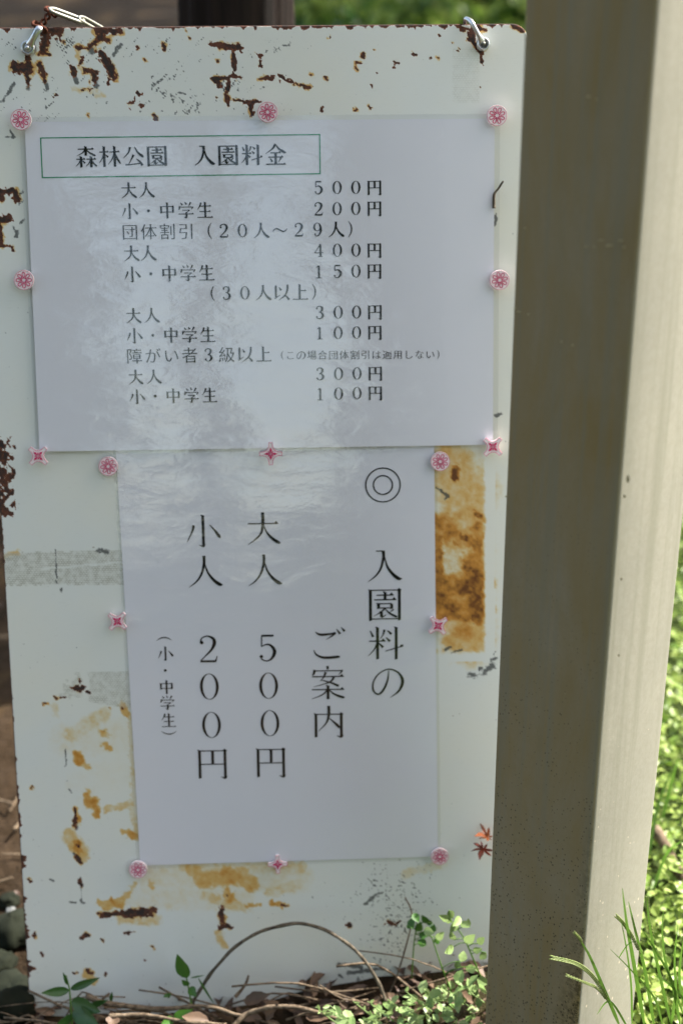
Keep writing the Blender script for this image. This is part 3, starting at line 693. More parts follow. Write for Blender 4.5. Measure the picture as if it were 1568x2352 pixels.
# ------------------------------------------------------------------ lettering
GL = {'団':[[285,467,315,503,343,542,369,581,390,619,404,653,463,621,447,587,426,550,400,511,370,473,340,438],[594,195,594,323,209,323,209,389,594,389,594,714,592,726,586,732,575,734,548,734,503,734,449,733,458,754,466,777,471,798,514,798,551,797,582,796,606,792,626,787,649,773,661,750,665,715,665,389,802,389,802,323,665,323,665,195],[82,87,82,960,157,960,157,914,843,914,843,960,921,960,921,87],[157,842,157,159,843,159,843,842]],'体':[[251,44,217,134,177,221,132,304,82,378,30,443,47,466,63,494,74,517,104,481,132,443,160,401,160,958,232,958,232,275,252,234,271,192,289,149,305,107,321,64],[416,705,416,774,581,774,581,954,654,954,654,774,815,774,815,705,654,705,654,359,695,462,743,561,797,651,855,731,916,796,933,775,953,754,973,737,909,676,848,599,792,510,742,414,702,314,954,314,954,242,654,242,654,43,581,43,581,242,298,242,298,314,536,314,494,415,443,513,386,602,324,680,259,742,278,759,297,779,313,799,375,734,435,654,490,564,539,466,581,362,581,705]],'割':[[675,177,675,719,743,719,743,177],[855,46,855,865,853,878,846,885,832,888,805,888,760,887,704,886,714,910,722,936,727,958,772,958,810,957,841,955,866,951,885,945,909,929,922,903,926,864,926,46],[126,659,126,960,190,960,190,907,483,907,483,953,549,953,549,659,374,659,374,581,599,581,599,525,374,525,374,457,525,457,525,401,374,401,374,337,549,337,549,284,608,284,608,135,388,135,376,103,360,68,343,35,273,53,287,79,298,107,308,135,66,135,66,290,121,290,121,337,307,337,307,401,145,401,145,457,307,457,307,525,68,525,68,581,307,581,307,659],[307,224,307,281,133,281,133,192,539,192,539,281,374,281,374,224],[190,848,190,724,483,724,483,848]],'引':[[782,50,782,960,857,960,857,50],[143,312,134,371,124,434,112,497,100,555,88,607,467,607,458,697,449,767,438,817,427,850,413,869,402,876,388,879,369,880,350,880,322,879,289,878,251,876,212,873,225,897,234,924,239,950,277,952,313,953,347,954,375,953,398,952,430,948,455,939,478,920,496,893,511,848,524,782,536,691,546,572,549,537,181,537,186,508,192,477,198,446,203,414,208,382,543,382,543,82,107,82,107,152,469,152,469,312]],'級':[[197,691,204,735,211,781,216,827,220,871,222,910,286,897,283,858,279,815,273,769,266,723,258,680],[83,683,77,732,69,782,60,830,48,875,35,915,55,922,78,930,97,939,109,898,121,851,132,800,141,747,149,694],[306,670,317,703,328,738,339,774,348,807,354,836,412,816,405,787,395,755,384,720,373,685,360,653],[428,95,428,163,523,163,515,347,499,517,472,671,431,805,371,917,392,930,416,946,435,960,474,888,507,809,533,723,554,629,569,529,590,578,613,625,638,670,665,714,693,755,657,792,618,825,578,855,535,881,491,904,509,920,528,941,542,960,584,937,625,910,664,881,701,848,737,811,769,846,803,878,838,906,875,932,914,955,928,935,946,914,964,897,925,876,887,851,850,822,816,791,783,756,824,696,860,630,892,557,919,478,940,392,894,373,881,376,779,376,795,323,811,266,827,207,842,150,857,95],[596,163,766,163,750,222,734,282,717,341,701,395,685,443,855,443,838,501,817,556,794,607,767,655,738,699,700,642,665,582,634,518,607,451,584,383,587,341,590,297,592,254,594,209],[65,640,80,634,107,627,155,617,234,604,352,585,358,607,363,627,367,645,431,621,421,586,408,545,392,502,375,458,357,417,299,436,311,465,323,496,334,527,162,551,213,493,263,430,311,364,357,295,401,225,338,187,323,215,307,242,290,270,273,297,256,324,138,334,173,286,208,233,241,179,273,123,302,66,233,37,204,102,171,165,139,220,112,264,92,291,72,318,53,337,35,346,44,369,52,394,58,414,69,410,85,407,111,402,151,396,210,389,173,439,141,478,119,503,89,536,64,559,41,571,50,594,59,620]],'以':[[374,168,409,214,444,265,476,316,504,364,525,407,592,367,570,325,542,278,509,228,474,179,438,133],[761,79,740,323,698,524,625,685,511,809,346,901,367,921,388,945,403,966,480,927,547,882,605,833,655,778,697,717,745,767,791,818,834,868,871,915,900,957,966,908,932,862,888,810,838,756,786,702,733,650,768,559,795,457,816,344,831,220,841,82],[141,860,159,845,192,825,251,794,347,746,493,676,486,655,479,630,473,606,240,715,240,117,160,117,160,707,149,748,125,779,100,798,114,816,130,839]],'障':[[495,560,805,560,805,627,495,627],[495,447,805,447,805,512,495,512],[425,395,425,679,619,679,619,750,354,750,354,814,619,814,619,959,693,959,693,814,957,814,957,750,693,750,693,679,877,679,877,395],[589,55,614,121,396,121,396,182,545,182,486,198,497,224,508,252,516,277,353,277,353,338,952,338,952,277,782,277,821,202,748,185,738,214,724,246,710,277,547,277,585,265,575,240,563,210,549,182,914,182,914,121,689,121,679,94,667,64,655,36],[70,80,70,957,138,957,138,148,278,148,263,190,247,236,229,283,211,330,192,375,232,421,260,465,278,506,287,543,290,578,288,607,281,631,268,647,258,653,247,656,234,657,215,658,195,657,172,655,182,677,188,701,191,722,215,723,239,723,262,721,282,717,300,711,316,702,340,674,353,635,357,585,355,546,346,505,328,461,301,415,261,366,283,317,305,264,327,211,348,158,367,107,318,77,307,80]],'者':[[837,74,816,101,793,129,771,155,747,181,722,207,722,166,473,166,473,40,399,40,399,166,142,166,142,232,399,232,399,361,54,361,54,429,446,429,368,476,287,520,204,560,119,596,32,628,49,648,66,671,80,691,117,676,154,661,191,645,228,629,264,611,264,960,339,960,339,927,746,927,746,956,823,956,823,534,408,534,441,514,473,493,506,472,538,451,569,429,946,429,946,361,657,361,711,314,762,266,811,216,857,163,901,109],[473,361,473,232,697,232,668,259,639,286,608,312,577,337,544,361],[339,757,746,757,746,862,339,862],[339,697,339,598,746,598,746,697]],'場':[[497,259,819,259,819,338,497,338],[497,126,819,126,819,205,497,205],[429,70,429,395,889,395,889,70],[331,451,331,516,471,516,439,564,403,608,362,649,318,686,271,717,289,731,308,748,323,763,350,743,377,722,404,699,429,674,454,648,555,648,518,702,476,754,429,801,379,842,329,874,347,888,365,904,379,921,435,880,490,829,542,772,587,711,624,648,721,648,692,713,657,775,616,832,571,882,523,921,544,933,563,948,579,964,629,917,676,859,719,792,755,721,783,648,861,648,853,732,845,796,836,841,826,871,816,888,808,895,798,898,786,899,766,899,736,897,701,894,710,914,715,936,718,956,756,957,791,957,817,956,839,953,858,945,875,931,890,907,903,867,914,808,924,726,934,616,936,586,503,586,518,563,533,540,546,516,961,516,961,451],[34,702,63,777,116,751,174,723,235,693,297,662,359,631,343,565,241,611,241,328,349,328,349,256,241,256,241,48,170,48,170,256,53,256,53,328,170,328,170,643,120,665,74,685]],'合':[[517,37,446,127,360,210,261,285,153,349,40,401,61,421,79,445,94,467,125,453,156,437,187,421,218,404,248,386,248,436,753,436,753,369,784,388,816,407,849,425,882,442,916,458,930,433,949,410,969,390,876,348,787,300,703,247,624,186,551,116,583,71],[277,367,327,332,376,295,422,255,465,214,506,170,552,216,599,258,648,297,698,333,749,367],[196,556,196,958,272,958,272,902,738,902,738,954,817,954,817,556],[272,832,272,624,738,624,738,832]],'適':[[56,107,92,138,128,172,162,207,190,241,212,273,273,227,251,196,221,162,187,127,150,94,113,65],[246,435,46,435,46,505,173,505,173,755,149,770,124,790,97,815,70,844,42,877,91,941,118,900,143,864,167,835,190,815,209,808,234,818,266,842,305,871,349,895,398,912,454,922,517,927,589,929,656,928,735,927,816,924,889,922,944,919,949,894,956,867,965,844,901,850,828,855,749,859,669,862,591,863,525,862,465,858,412,849,365,835,323,813,292,791,267,772,246,757],[737,185,722,219,705,255,688,287,512,287,543,278,535,249,521,216,503,185],[545,58,560,79,574,101,588,124,302,124,302,185,471,185,436,194,453,225,466,257,476,287,339,287,339,795,408,795,408,348,592,348,592,416,443,416,443,467,592,467,592,539,488,539,488,749,543,749,543,710,757,710,757,539,649,539,649,467,800,467,800,416,649,416,649,348,841,348,841,720,840,729,835,734,826,736,804,737,770,736,728,735,738,756,746,778,751,799,805,799,847,796,879,788,898,774,908,752,911,721,911,287,760,287,777,257,795,225,812,191,789,185,947,185,947,124,665,124,648,94,627,62,605,34],[543,587,702,587,702,662,543,662]],'用':[[153,110,153,473,151,561,142,654,123,747,87,835,32,916,52,929,74,948,90,965,131,911,163,851,187,787,205,720,216,653,467,653,467,951,543,951,543,653,813,653,813,858,810,872,802,880,786,883,769,884,743,884,709,884,670,883,629,882,639,905,649,931,655,954,707,954,751,954,788,952,818,948,841,942,868,926,883,899,887,858,887,110],[227,182,467,182,467,343,227,343],[813,182,813,343,543,343,543,182],[227,414,467,414,467,582,223,582,225,544,227,508,227,473],[813,414,813,582,543,582,543,414]],'が':[[768,219,695,252,738,311,780,384,818,464,851,542,874,611,951,574,925,509,890,432,850,352,808,278],[780,74,726,96,743,121,760,150,778,180,793,209,807,235,862,211,848,185,831,156,814,126,796,98],[890,34,837,56,854,81,872,109,889,138,906,167,920,194,974,170,960,145,944,117,925,87,907,58],[64,323,73,409,163,397,290,384,265,474,230,578,188,687,137,791,79,882,160,915,219,808,269,693,311,579,345,471,371,376,413,372,449,370,478,369,514,371,543,381,565,400,579,431,584,477,582,544,577,612,567,677,554,736,537,783,514,816,484,831,449,835,414,832,371,825,327,814,340,898,376,905,417,910,458,912,495,910,528,902,557,887,582,863,604,829,626,771,642,700,653,623,660,543,662,468,654,398,631,349,595,319,551,303,499,298,470,299,432,301,387,305,413,163,424,103,332,94,331,136,327,179,322,224,314,268,306,312,270,315,236,318,204,320,177,322,154,323,124,324,94,324]],'い':[[223,182,126,180,130,209,133,241,133,269,133,311,134,363,136,421,139,480,144,536,167,672,203,772,249,839,301,877,357,889,397,882,435,858,472,815,509,750,545,661,482,590,464,650,442,705,416,751,388,782,358,794,318,781,284,744,256,686,235,609,222,516,219,466,217,415,215,366,215,320,215,279,216,248,219,212],[744,210,666,237,719,317,764,412,799,518,824,629,840,740,920,707,904,602,877,492,840,386,795,290]],'こ':[[235,178,235,260,283,263,333,266,386,269,441,270,499,271,556,270,615,268,671,265,724,262,769,259,769,177,722,181,671,185,615,188,557,190,499,191,440,191,384,189,330,186,281,183],[275,581,194,573,185,616,176,662,173,712,187,780,228,834,293,873,383,897,494,905,577,903,655,898,725,891,786,881,835,870,834,784,783,798,721,809,650,817,573,822,492,824,406,818,339,800,292,773,263,738,254,695,257,658,264,620]],'は':[[255,116,167,109,166,132,164,156,161,180,151,242,139,322,127,413,119,509,115,601,117,679,123,750,131,814,141,870,153,917,223,912,221,877,221,863,222,847,225,832,234,797,247,753,264,705,280,656,296,611,255,579,244,606,232,635,220,667,208,697,198,726,192,679,189,633,188,587,191,511,200,424,212,334,225,251,238,184,242,162,249,137],[676,695,677,730,674,767,663,797,643,820,612,834,568,839,504,830,462,803,446,760,452,733,469,710,497,693,532,683,574,679,609,681,643,686],[749,110,659,110,661,130,662,151,663,171,663,295,569,297,534,297,500,296,466,294,433,292,399,289,399,364,434,366,467,368,500,370,533,371,567,371,663,369,664,420,666,473,668,526,671,578,673,626,643,621,612,618,580,617,508,625,451,646,409,679,383,720,374,768,383,817,409,857,451,887,509,905,582,911,652,902,701,878,733,842,750,798,755,750,755,729,785,748,816,769,846,792,876,818,906,845,950,778,917,750,881,722,842,695,799,670,752,649,749,597,746,541,744,484,741,424,740,364,776,361,811,358,846,354,880,350,913,345,913,268,881,274,847,279,812,284,776,288,740,291,741,245,742,203,743,170,744,150,746,130]],'し':[[340,101,239,100,244,131,246,166,247,202,246,281,243,383,241,496,238,609,237,708,248,794,281,857,332,899,399,923,480,931,601,917,702,881,784,829,849,769,898,710,841,642,794,703,737,760,667,806,584,837,483,849,429,844,384,828,349,800,327,758,319,700,320,602,322,493,325,383,328,283,331,202,333,168,336,135]],'な':[[887,422,932,356,897,331,850,303,799,273,746,246,699,223,658,284,702,305,752,332,802,362,849,393],[622,715,623,760,613,810,578,846,512,859,447,849,409,821,396,780,412,739,455,711,519,700,555,702,589,707],[687,395,609,395,611,441,613,491,615,543,618,596,620,647,588,641,556,638,522,637,458,644,403,663,360,694,332,736,322,787,332,840,361,880,404,909,459,926,522,931,588,924,637,903,671,872,691,832,697,786,696,744,734,765,769,787,801,811,831,836,858,859,901,791,868,764,830,737,788,711,743,688,693,667,686,503,685,468,686,433],[451,86,363,78,360,111,356,146,349,181,341,217,332,251,293,254,256,255,219,256,177,255,136,253,97,249,102,324,141,326,181,327,219,327,248,327,278,326,308,324,276,399,237,478,192,558,144,633,94,698,171,738,220,666,268,583,314,494,355,404,389,316,428,310,466,303,503,296,538,288,571,279,569,204,538,214,507,222,475,229,443,236,412,241,421,206,430,172,438,139,445,110]]}


INS = {c: 0.7 for c in '割障適場合者級'}


def auto_glyph(ch):
    """outlines with thin level strokes and fuller upright ones, small wedge at stroke ends"""
    loops = []
    wed = []
    for q in GL[ch]:
        P = [Vector((q[i] / 10.0, q[i + 1] / 10.0)) for i in range(0, len(q), 2)]
        n = len(P)
        area = sum(P[i].x * P[(i + 1) % n].y - P[(i + 1) % n].x * P[i].y for i in range(n))
        loops.append((P, area))
    big = max(loops, key=lambda t: abs(t[1]))[1]
    s = 1 if big > 0 else -1       # orientation of the outer loops
    out = []
    for P, area in loops:
        n = len(P)
        nr = []; off = []
        for i in range(n):
            d = (P[(i + 1) % n] - P[i]).normalized()
            nn = Vector((d.y, -d.x)) * s       # outward
            nr.append(nn)
            off.append(INS.get(ch, 1.6) * nn.y ** 2 + 0.15 * nn.x ** 2)
        Q = []
        for i in range(n):
            a = nr[i - 1]; b = nr[i]; oa = off[i - 1]; ob = off[i]
            det = a.x * b.y - a.y * b.x
            if abs(det) < 0.25:
                v = -(a * oa + b * ob) / max(1e-6, (a + b).length_squared) * 1.0 * (1 + a.dot(b)) / 1.0 if (a + b).length > .2 else Vector((0, 0))
                mm = (a + b).normalized() if (a + b).length > .2 else a
                v = -mm * (oa + ob) / 2
            else:
                v = Vector((-(oa * b.y - ob * a.y) / det, -(a.x * ob - b.x * oa) / det))
                if v.length > 5: v = v.normalized() * 5
            Q.append(P[i] + v)
        out.append(Q)
        for i in range(n):
            e = P[(i + 1) % n] - P[i]
            ep = P[i] - P[i - 1]; en = P[(i + 2) % n] - P[(i + 1) % n]
            if e.length < 11 and nr[i].x > .93 and (ep.x * e.y - ep.y * e.x) * s > 0 and (e.x * en.y - e.y * en.x) * s > 0:
                p0 = nr[i - 1]; p1 = nr[(i + 1) % n]
                if abs(p0.y) > .9 and abs(p1.y) > .9 and p0.y * p1.y < 0:
                    x = max(Q[i].x, Q[(i + 1) % n].x); y = max(Q[i].y, Q[(i + 1) % n].y)
                    wed.append([(x - 10, y - 1.6), (x - 4.5, y - 7), (x + 1, y)])
    polys = []

    def inside(p, L):
        c = False
        for i in range(len(L)):
            a_, b_ = L[i - 1], L[i]
            if (a_.y > p.y) != (b_.y > p.y) and p.x < (b_.x - a_.x) * (p.y - a_.y) / (b_.y - a_.y) + a_.x: c = not c
        return c
    outer = [i for i in range(len(out)) if loops[i][1] * s > 0]
    for i in outer:
        grp = [out[i]] + [out[j] for j in range(len(out)) if j not in outer and inside(loops[j][0][0], loops[i][0])]
        tri = tessellate_polygon([[Vector((p.x, p.y, 0)) for p in L] for L in grp])
        flat = [p for L in grp for p in L]
        for t in tri: polys.append([tuple(flat[k]) for k in t])
    return polys + wed


def C(*a): return ('C', a)
def H(x0, y, x1, y1=None): return ('H', (x0, y, x1, y if y1 is None else y1))
def B(x0, y, x1): return ('C', ((x0, y, 2.6), (x1, y, 2.6)))
def V(x, y0, y1): return ('V', (x, y0, y1))
def K(x, y): return ('C', ((x + 2, y - 6, 6), (x - 1, y + 1, 5), (x - 13, y - 3, .8)))   # hook of an upright
def DT(x, y, r): return ('D', (x, y, r))


ST_ = {
    '大': [H(8, 36, 92), C((50, 4, 7), (50, 36, 7), (45, 62, 5), (29, 80, 3.5), (8, 95, 1)), C((51, 38, 1.5), (60, 60, 4), (75, 78, 6.5), (92, 90, 7), (98, 91, 1))],
    '人': [C((48, 6, 7), (48, 28, 6), (40, 58, 5), (25, 80, 3.5), (5, 95, 1)), C((50, 28, 2), (58, 54, 4.5), (74, 76, 7), (90, 88, 8), (98, 88, 1))],
    '入': [B(27, 9, 45), C((46, 8, 8), (47, 25, 6), (40, 56, 5), (26, 78, 3.5), (4, 95, 1)), C((49, 22, 2), (57, 52, 5), (72, 74, 7), (88, 87, 8), (98, 87, 1))],
    '小': [V(51, 4, 90), K(51, 92), C((25, 33, 6), (21, 50, 4.5), (6, 80, 1)), C((69, 32, 1.5), (82, 47, 4.5), (94, 64, 7.5), (97, 70, 2))],
    '円': [V(14, 12, 96), B(14, 15, 84), ('T', (84, 15)), V(84, 14, 92), K(84, 94), V(50, 15, 53), B(14, 54, 84)],
    '中': [V(14, 24, 66), B(14, 27, 84), ('T', (84, 27)), V(84, 26, 64), B(14, 59, 84), V(50, 4, 97)],
    '内': [V(14, 26, 97), B(14, 29, 85), ('T', (85, 29)), V(85, 28, 93), K(85, 95), C((50, 4, 7), (50, 30, 6), (43, 54, 4), (21, 78, 1)), C((51, 40, 1.5), (62, 50, 4), (76, 64, 6.5), (79, 70, 2))],
    '生': [C((27, 8, 6), (20, 28, 4), (5, 50, 1)), H(20, 28, 86), V(51, 4, 93), H(18, 59, 82), H(5, 93, 95)],
    '学': [C((18, 7, 2), (29, 20, 6)), C((44, 3, 2), (52, 17, 6)), C((78, 4, 6), (72, 16, 4), (64, 28, 1)), B(12, 32, 88), C((13, 27, 6), (11, 40, 5), (7, 48, 3)), C((88, 30, 6), (88, 36, 4), (80, 46, 1)), B(27, 50, 68), C((70, 48, 5), (63, 56, 3), (51, 63, 1.5)), C((50, 61, 5), (52, 72, 7), (51, 90, 6), (47, 94, 4), (36, 88, .8)), H(5, 72, 94)],
    '料': [H(4, 44, 48), V(27, 4, 96), C((27, 46, 4), (19, 66, 3), (2, 86, 1)), C((29, 48, 2), (42, 62, 6)), C((7, 14, 2), (15, 32, 5.5)), C((46, 12, 5.5), (42, 26, 3), (34, 38, 1)), V(78, 4, 97), C((48, 73, 2.2), (97, 59, 2.8)), C((89, 58, 4), (97, 57, 4)), C((54, 14, 2), (65, 25, 6)), C((50, 34, 2), (61, 45, 6))],
    '園': [V(10, 8, 97), B(10, 10, 89), ('T', (89, 10)), V(89, 9, 96), B(10, 91, 89), H(27, 24, 73), V(50, 14, 36), H(20, 37, 80), V(32, 46, 63), B(32, 48, 68), V(68, 47, 63), B(32, 60, 68), C((50, 61, 4), (38, 72, 3), (18, 84, 1)), V(40, 70, 86), C((40, 87, 4), (54, 79, 1)), C((73, 64, 4), (66, 70, 2), (60, 73, 1)), C((50, 62, 2), (62, 75, 4.5), (80, 85, 5), (83, 84, 1))],
    '金': [C((50, 3, 6.5), (36, 24, 4), (4, 46, 1)), C((52, 7, 2), (66, 25, 5), (90, 40, 6), (98, 41, 1)), H(26, 42, 74), H(16, 61, 84), V(50, 42, 92), C((25, 66, 2), (34, 82, 6)), C((75, 64, 5.5), (69, 74, 3), (62, 85, 1)), H(5, 93, 95)],
    '公': [C((36, 9, 6), (28, 34, 4), (4, 58, 1)), C((57, 8, 2), (70, 32, 5), (92, 51, 6.5), (98, 52, 1)), C((51, 44, 6), (38, 68, 3), (26, 87, 2)), C((12, 88, 4), (40, 87, 3), (84, 81, 3)), C((64, 62, 2), (80, 76, 5), (90, 92, 7))],
    '林': [H(4, 30, 46), V(25, 4, 97), C((25, 32, 4), (17, 56, 3), (2, 78, 1)), C((27, 40, 2), (36, 46, 3), (43, 54, 5.5)), H(50, 30, 96), V(73, 4, 97), C((72, 32, 4), (62, 60, 3), (42, 86, 1)), C((74, 32, 2), (84, 58, 5), (97, 80, 4), (99, 80, 1))],
    '森': [H(14, 16, 86), V(50, 3, 46), C((48, 18, 4), (36, 32, 3), (8, 46, 1)), C((52, 18, 2), (70, 34, 4), (90, 44, 5), (95, 44, 1)), H(5, 61, 46), V(27, 48, 98), C((26, 62, 4), (17, 78, 3), (2, 93, 1)), C((29, 66, 2), (37, 71, 3), (44, 79, 5)), H(52, 61, 95), V(73, 48, 98), C((72, 62, 4), (64, 78, 3), (48, 93, 1)), C((74, 62, 2), (84, 80, 4), (96, 91, 5), (99, 91, 1))],
    'の': [C((54, 18, 2), (51, 44, 4), (40, 72, 5), (25, 85, 4), (12, 74, 4), (12, 50, 3.5), (28, 26, 3), (54, 14, 3), (80, 24, 4), (92, 48, 7), (82, 76, 5), (58, 95, 1))],
    'ご': [C((14, 16, 1.5), (28, 24, 6), (58, 22, 5), (69, 20, 5), (60, 28, 3), (44, 38, 1)), C((9, 68, 1.5), (16, 82, 4), (38, 91, 6), (76, 89, 6), (80, 87, 2)), C((73, 8, 1.5), (83, 22, 6)), C((86, 3, 1.5), (96, 15, 6))],
    '案': [C((49, 1, 6), (50, 11, 5)), C((13, 12, 6), (11, 22, 5), (7, 28, 3)), B(13, 15, 88), C((88, 13, 6), (88, 18, 4), (80, 27, 1)), C((44, 19, 6), (38, 34, 3), (28, 45, 1)), C((30, 42, 2), (56, 49, 4), (80, 60, 6)), C((67, 32, 6), (55, 48, 3.5), (10, 62, 1)), H(6, 32, 94), H(5, 70, 95), V(50, 57, 99), C((48, 71, 4), (34, 85, 3), (4, 97, 1)), C((52, 71, 2), (68, 84, 4.5), (90, 93, 6), (97, 93, 1))],
    '上': [V(46, 5, 91), H(48, 42, 84), H(5, 92, 95)],
    '０': [('O', (50, 50, 22, 37, 6.5, 1.5))],
    '１': [V(51, 13, 87), C((36, 25, 1.5), (50, 15, 4)), B(35, 87, 67)],
    '２': [DT(33, 31, 5), C((30, 31, 4), (34, 18, 3), (50, 12.5, 3.5), (65, 20, 6.5), (68, 33, 8), (60, 51, 5.5), (44, 68, 3), (28, 84, 2.5)), C((28, 85, 5), (71, 85, 5)), C((70, 86, 4), (75, 70, 1.5))],
    '３': [DT(34, 26, 4.5), C((31, 25, 3), (38, 15, 3), (52, 12.5, 3), (64, 20, 6.5), (64, 34, 6.5), (56, 44, 4), (45, 47, 2)), C((46, 47, 2), (60, 51, 4.5), (69, 66, 8), (62, 81, 5.5), (48, 87, 2.8), (33, 82, 3)), DT(33, 76, 5)],
    '４': [V(60, 13, 87), C((60, 14, 3), (26, 64, 2.5)), B(25, 65, 78), B(46, 87, 73)],
    '５': [C((35, 15, 5), (68, 15, 5)), C((35, 14, 2.6), (34, 46, 2.6)), C((34, 47, 1.5), (44, 41, 3), (58, 42, 5), (69, 56, 7.5), (68, 70, 7.5), (58, 84, 4.5), (44, 87.5, 2.8), (32, 81, 3)), DT(33, 75, 5)],
    '９': [('O', (49, 35, 18, 23, 5.5, 1.5)), C((68, 32, 6), (70, 48, 7), (66, 68, 6), (56, 83, 4), (44, 87.5, 2.6), (35, 82, 3)), DT(36, 77, 4.5)],
    '（': [C((89, 3, 1), (75, 25, 3.4), (70, 50, 4.2), (75, 75, 3.4), (89, 97, 1))],
    '）': [C((11, 3, 1), (25, 25, 3.4), (30, 50, 4.2), (25, 75, 3.4), (11, 97, 1))],
    '～': [C((8, 58, 1.5), (18, 46, 3.5), (32, 42, 4.5), (50, 50, 5), (68, 58, 4.5), (82, 54, 3.5), (92, 42, 1.5))],
    '・': [DT(50, 50, 9)],
    '◎': [('O', (50, 50, 47, 47, 3, 3)), ('O', (50, 50, 26, 26, 3, 3))],
    '以': [C((12, 14, 6), (15, 20, 6.5), (15, 78, 6)), C((8, 86, 4), (40, 66, 1.5)), C((34, 20, 2), (46, 38, 7)), C((84, 6, 6), (82, 36, 6), (68, 68, 4.5), (30, 96, 1)), C((66, 66, 1.5), (80, 78, 5), (92, 94, 7))],
}


def glyph_polys(ch, bold=1.0):
    """list of polygons in a 100-unit cell, y down"""
    if ch not in ST_: return auto_glyph(ch)
    out = []

    def ribbon(pts):
        if len(pts) == 2: pp = [Vector(pts[0]), Vector(pts[1])]
        else: pp = smooth_path(pts, 5)
        L, Rr = [], []
        for i, p in enumerate(pp):
            d = (pp[min(i + 1, len(pp) - 1)] - pp[max(i - 1, 0)]); d.z = 0
            if d.length < 1e-6: d = Vector((1, 0, 0))
            d.normalize()
            w = max(p.z, .8) * .5 * bold
            L.append((p.x + d.y * w, p.y - d.x * w)); Rr.append((p.x - d.y * w, p.y + d.x * w))
        for i in range(len(pp) - 1):
            out.append([L[i], L[i + 1], Rr[i + 1], Rr[i]])
    for k, a in ST_[ch]:
        if k == 'C': ribbon(a)
        elif k == 'H':
            ribbon([(a[0], a[1], 2.9), (a[2], a[3], 2.9)])
            out.append([(a[2] - 11, a[3] - 1), (a[2] - 5.5, a[3] - 7.5), (a[2] + 1.5, a[3] + 1.2)])
        elif k == 'V':
            x, y0, y1 = a
            w = 3.2 * bold
            out.append([(x - w, y0 + 1), (x + w, y0 + 3.5), (x + w, y1 - 1.5), (x - w, y1 + .5)])
            out.append([(x - w - 2.5, y0 - .5), (x - w + .5, y0 - .8), (x + w + 1.4, y0 + 3.2), (x - w, y0 + 4)])
        elif k == 'T':
            x, y = a
            out.append([(x - 6, y - 1), (x - 1, y - 6), (x + 6, y - 1), (x + 3, y + 4)])
        elif k == 'D':
            x, y, r = a
            out.append([(x + r * math.cos(t * math.pi / 7), y + r * math.sin(t * math.pi / 7)) for t in range(14)])
        elif k == 'O':
            x, y, rx, ry, wx_, wy_ = a
            wx_ *= bold; wy_ *= bold
            n = 36
            for i in range(n):
                t0 = 2 * math.pi * i / n; t1 = 2 * math.pi * (i + 1) / n
                f = lambda t, e: (x + (rx + e * wx_ / 2) * math.cos(t), y + (ry + e * wy_ / 2) * math.sin(t))
                out.append([f(t0, 1), f(t1, 1), f(t1, -1), f(t0, -1)])
    return out


def text_mesh(items, w):
    """items: (char, px, py, size_px, rotate) centres in the picture; lies w in front of the sheet. local to sign frame"""
    b = MB()
    for ch, px, py, sz, rot in items:
        c = SL(px, py, w)
        dx = SL(px + 10, py - 10 * TILT, w) - c
        s = dx.length / 10 * sz / 100
        ax = dx.normalized(); ay = Vector((ax.y, -ax.x, 0))     # down the sheet
        if rot: ax, ay = ay, -ax
        vs = 1.0
        e = 0
        for poly in glyph_polys(ch, 1.75 if sz < 60 else 1.2):
            V_ = [c + ax * ((x - 50) * s) + ay * ((y - 50) * s * vs) + Vector((0, 0, 4e-6 * e)) for x, y in poly]
            b.add(V_, [tuple(range(len(V_)))])
            e = (e + 1) % 24
    return b


TILT = 0.014
TW = 0.00045           # height of the print above the sheet
FW = 0.00095           # height of the film


def quad_grid(c4, w, nu=24, nv=24, wav=0.0, seed=0):
    """c4: tl,tr,br,bl sign-local corners"""
    b = MB()
    for j in range(nv + 1):
        for i in range(nu + 1):
            s, t = i / nu, j / nv
            p = (c4[0] * (1 - s) + c4[1] * s) * (1 - t) + (c4[3] * (1 - s) + c4[2] * s) * t
            z = w + wav * (0.5 + 0.5 * mnoise.noise(Vector((s * 3, t * 4, seed))))
            b.v.append((p.x, p.y, z))
    for j in range(nv):
        for i in range(nu):
            a = j * (nu + 1) + i
            b.f.append((a, a + nu + 1, a + nu + 2, a + 1))
    return b


def rebase(b, o):
    b.v = [(x - o.x, y - o.y, z - o.z) for x, y, z in b.v]
    return b


def notice(name, label, corners, film, lines, w0, frame=None, lip=0.0):
    org = SL(*corners[3]); org.z = 0
    root = empty(name, SM @ Matrix.Translation(org))
    tag(root, label, 'notice', 'laminated notices fixed to the sign board')
    c4 = [SL(*p) for p in corners]; f4 = [SL(*p) for p in film]
    rebase(quad_grid(c4, w0 + .0003), org).build('paper', M['paper'], root)
    fl = quad_grid(f4, w0 + FW, 60, 60, 0.0006, hash(name) % 7)
    rebase(fl, org).build('film', M['film'], root, smooth=True)
    for ln in lines:
        for it in ln:
            rebase(text_mesh([it], w0 + TW), org).build('character', M['ink'], root)
    if frame:
        b = MB()
        t = 1.25
        (ax, ay), (bx, by), (cx_, cy_), (dx_, dy_) = frame
        segs = [((ax, ay), (bx, by)), ((bx, by), (cx_, cy_)), ((cx_, cy_), (dx_, dy_)), ((dx_, dy_), (ax, ay))]
        for i, (p, q) in enumerate(segs):
            d = Vector((q[0] - p[0], q[1] - p[1])).normalized(); nn = Vector((-d.y, d.x)) * t
            pts = [(p[0] - d.x * t + nn.x, p[1] - d.y * t + nn.y), (q[0] + d.x * t + nn.x, q[1] + d.y * t + nn.y), (q[0] + d.x * t - nn.x, q[1] + d.y * t - nn.y), (p[0] - d.x * t - nn.x, p[1] - d.y * t - nn.y)]
            b.add([SL(x, y, w0 + TW + i * 4e-6) for x, y in pts], [(0, 1, 2, 3)])
        rebase(b, org).build('green_frame', M['green'], root)
    return root


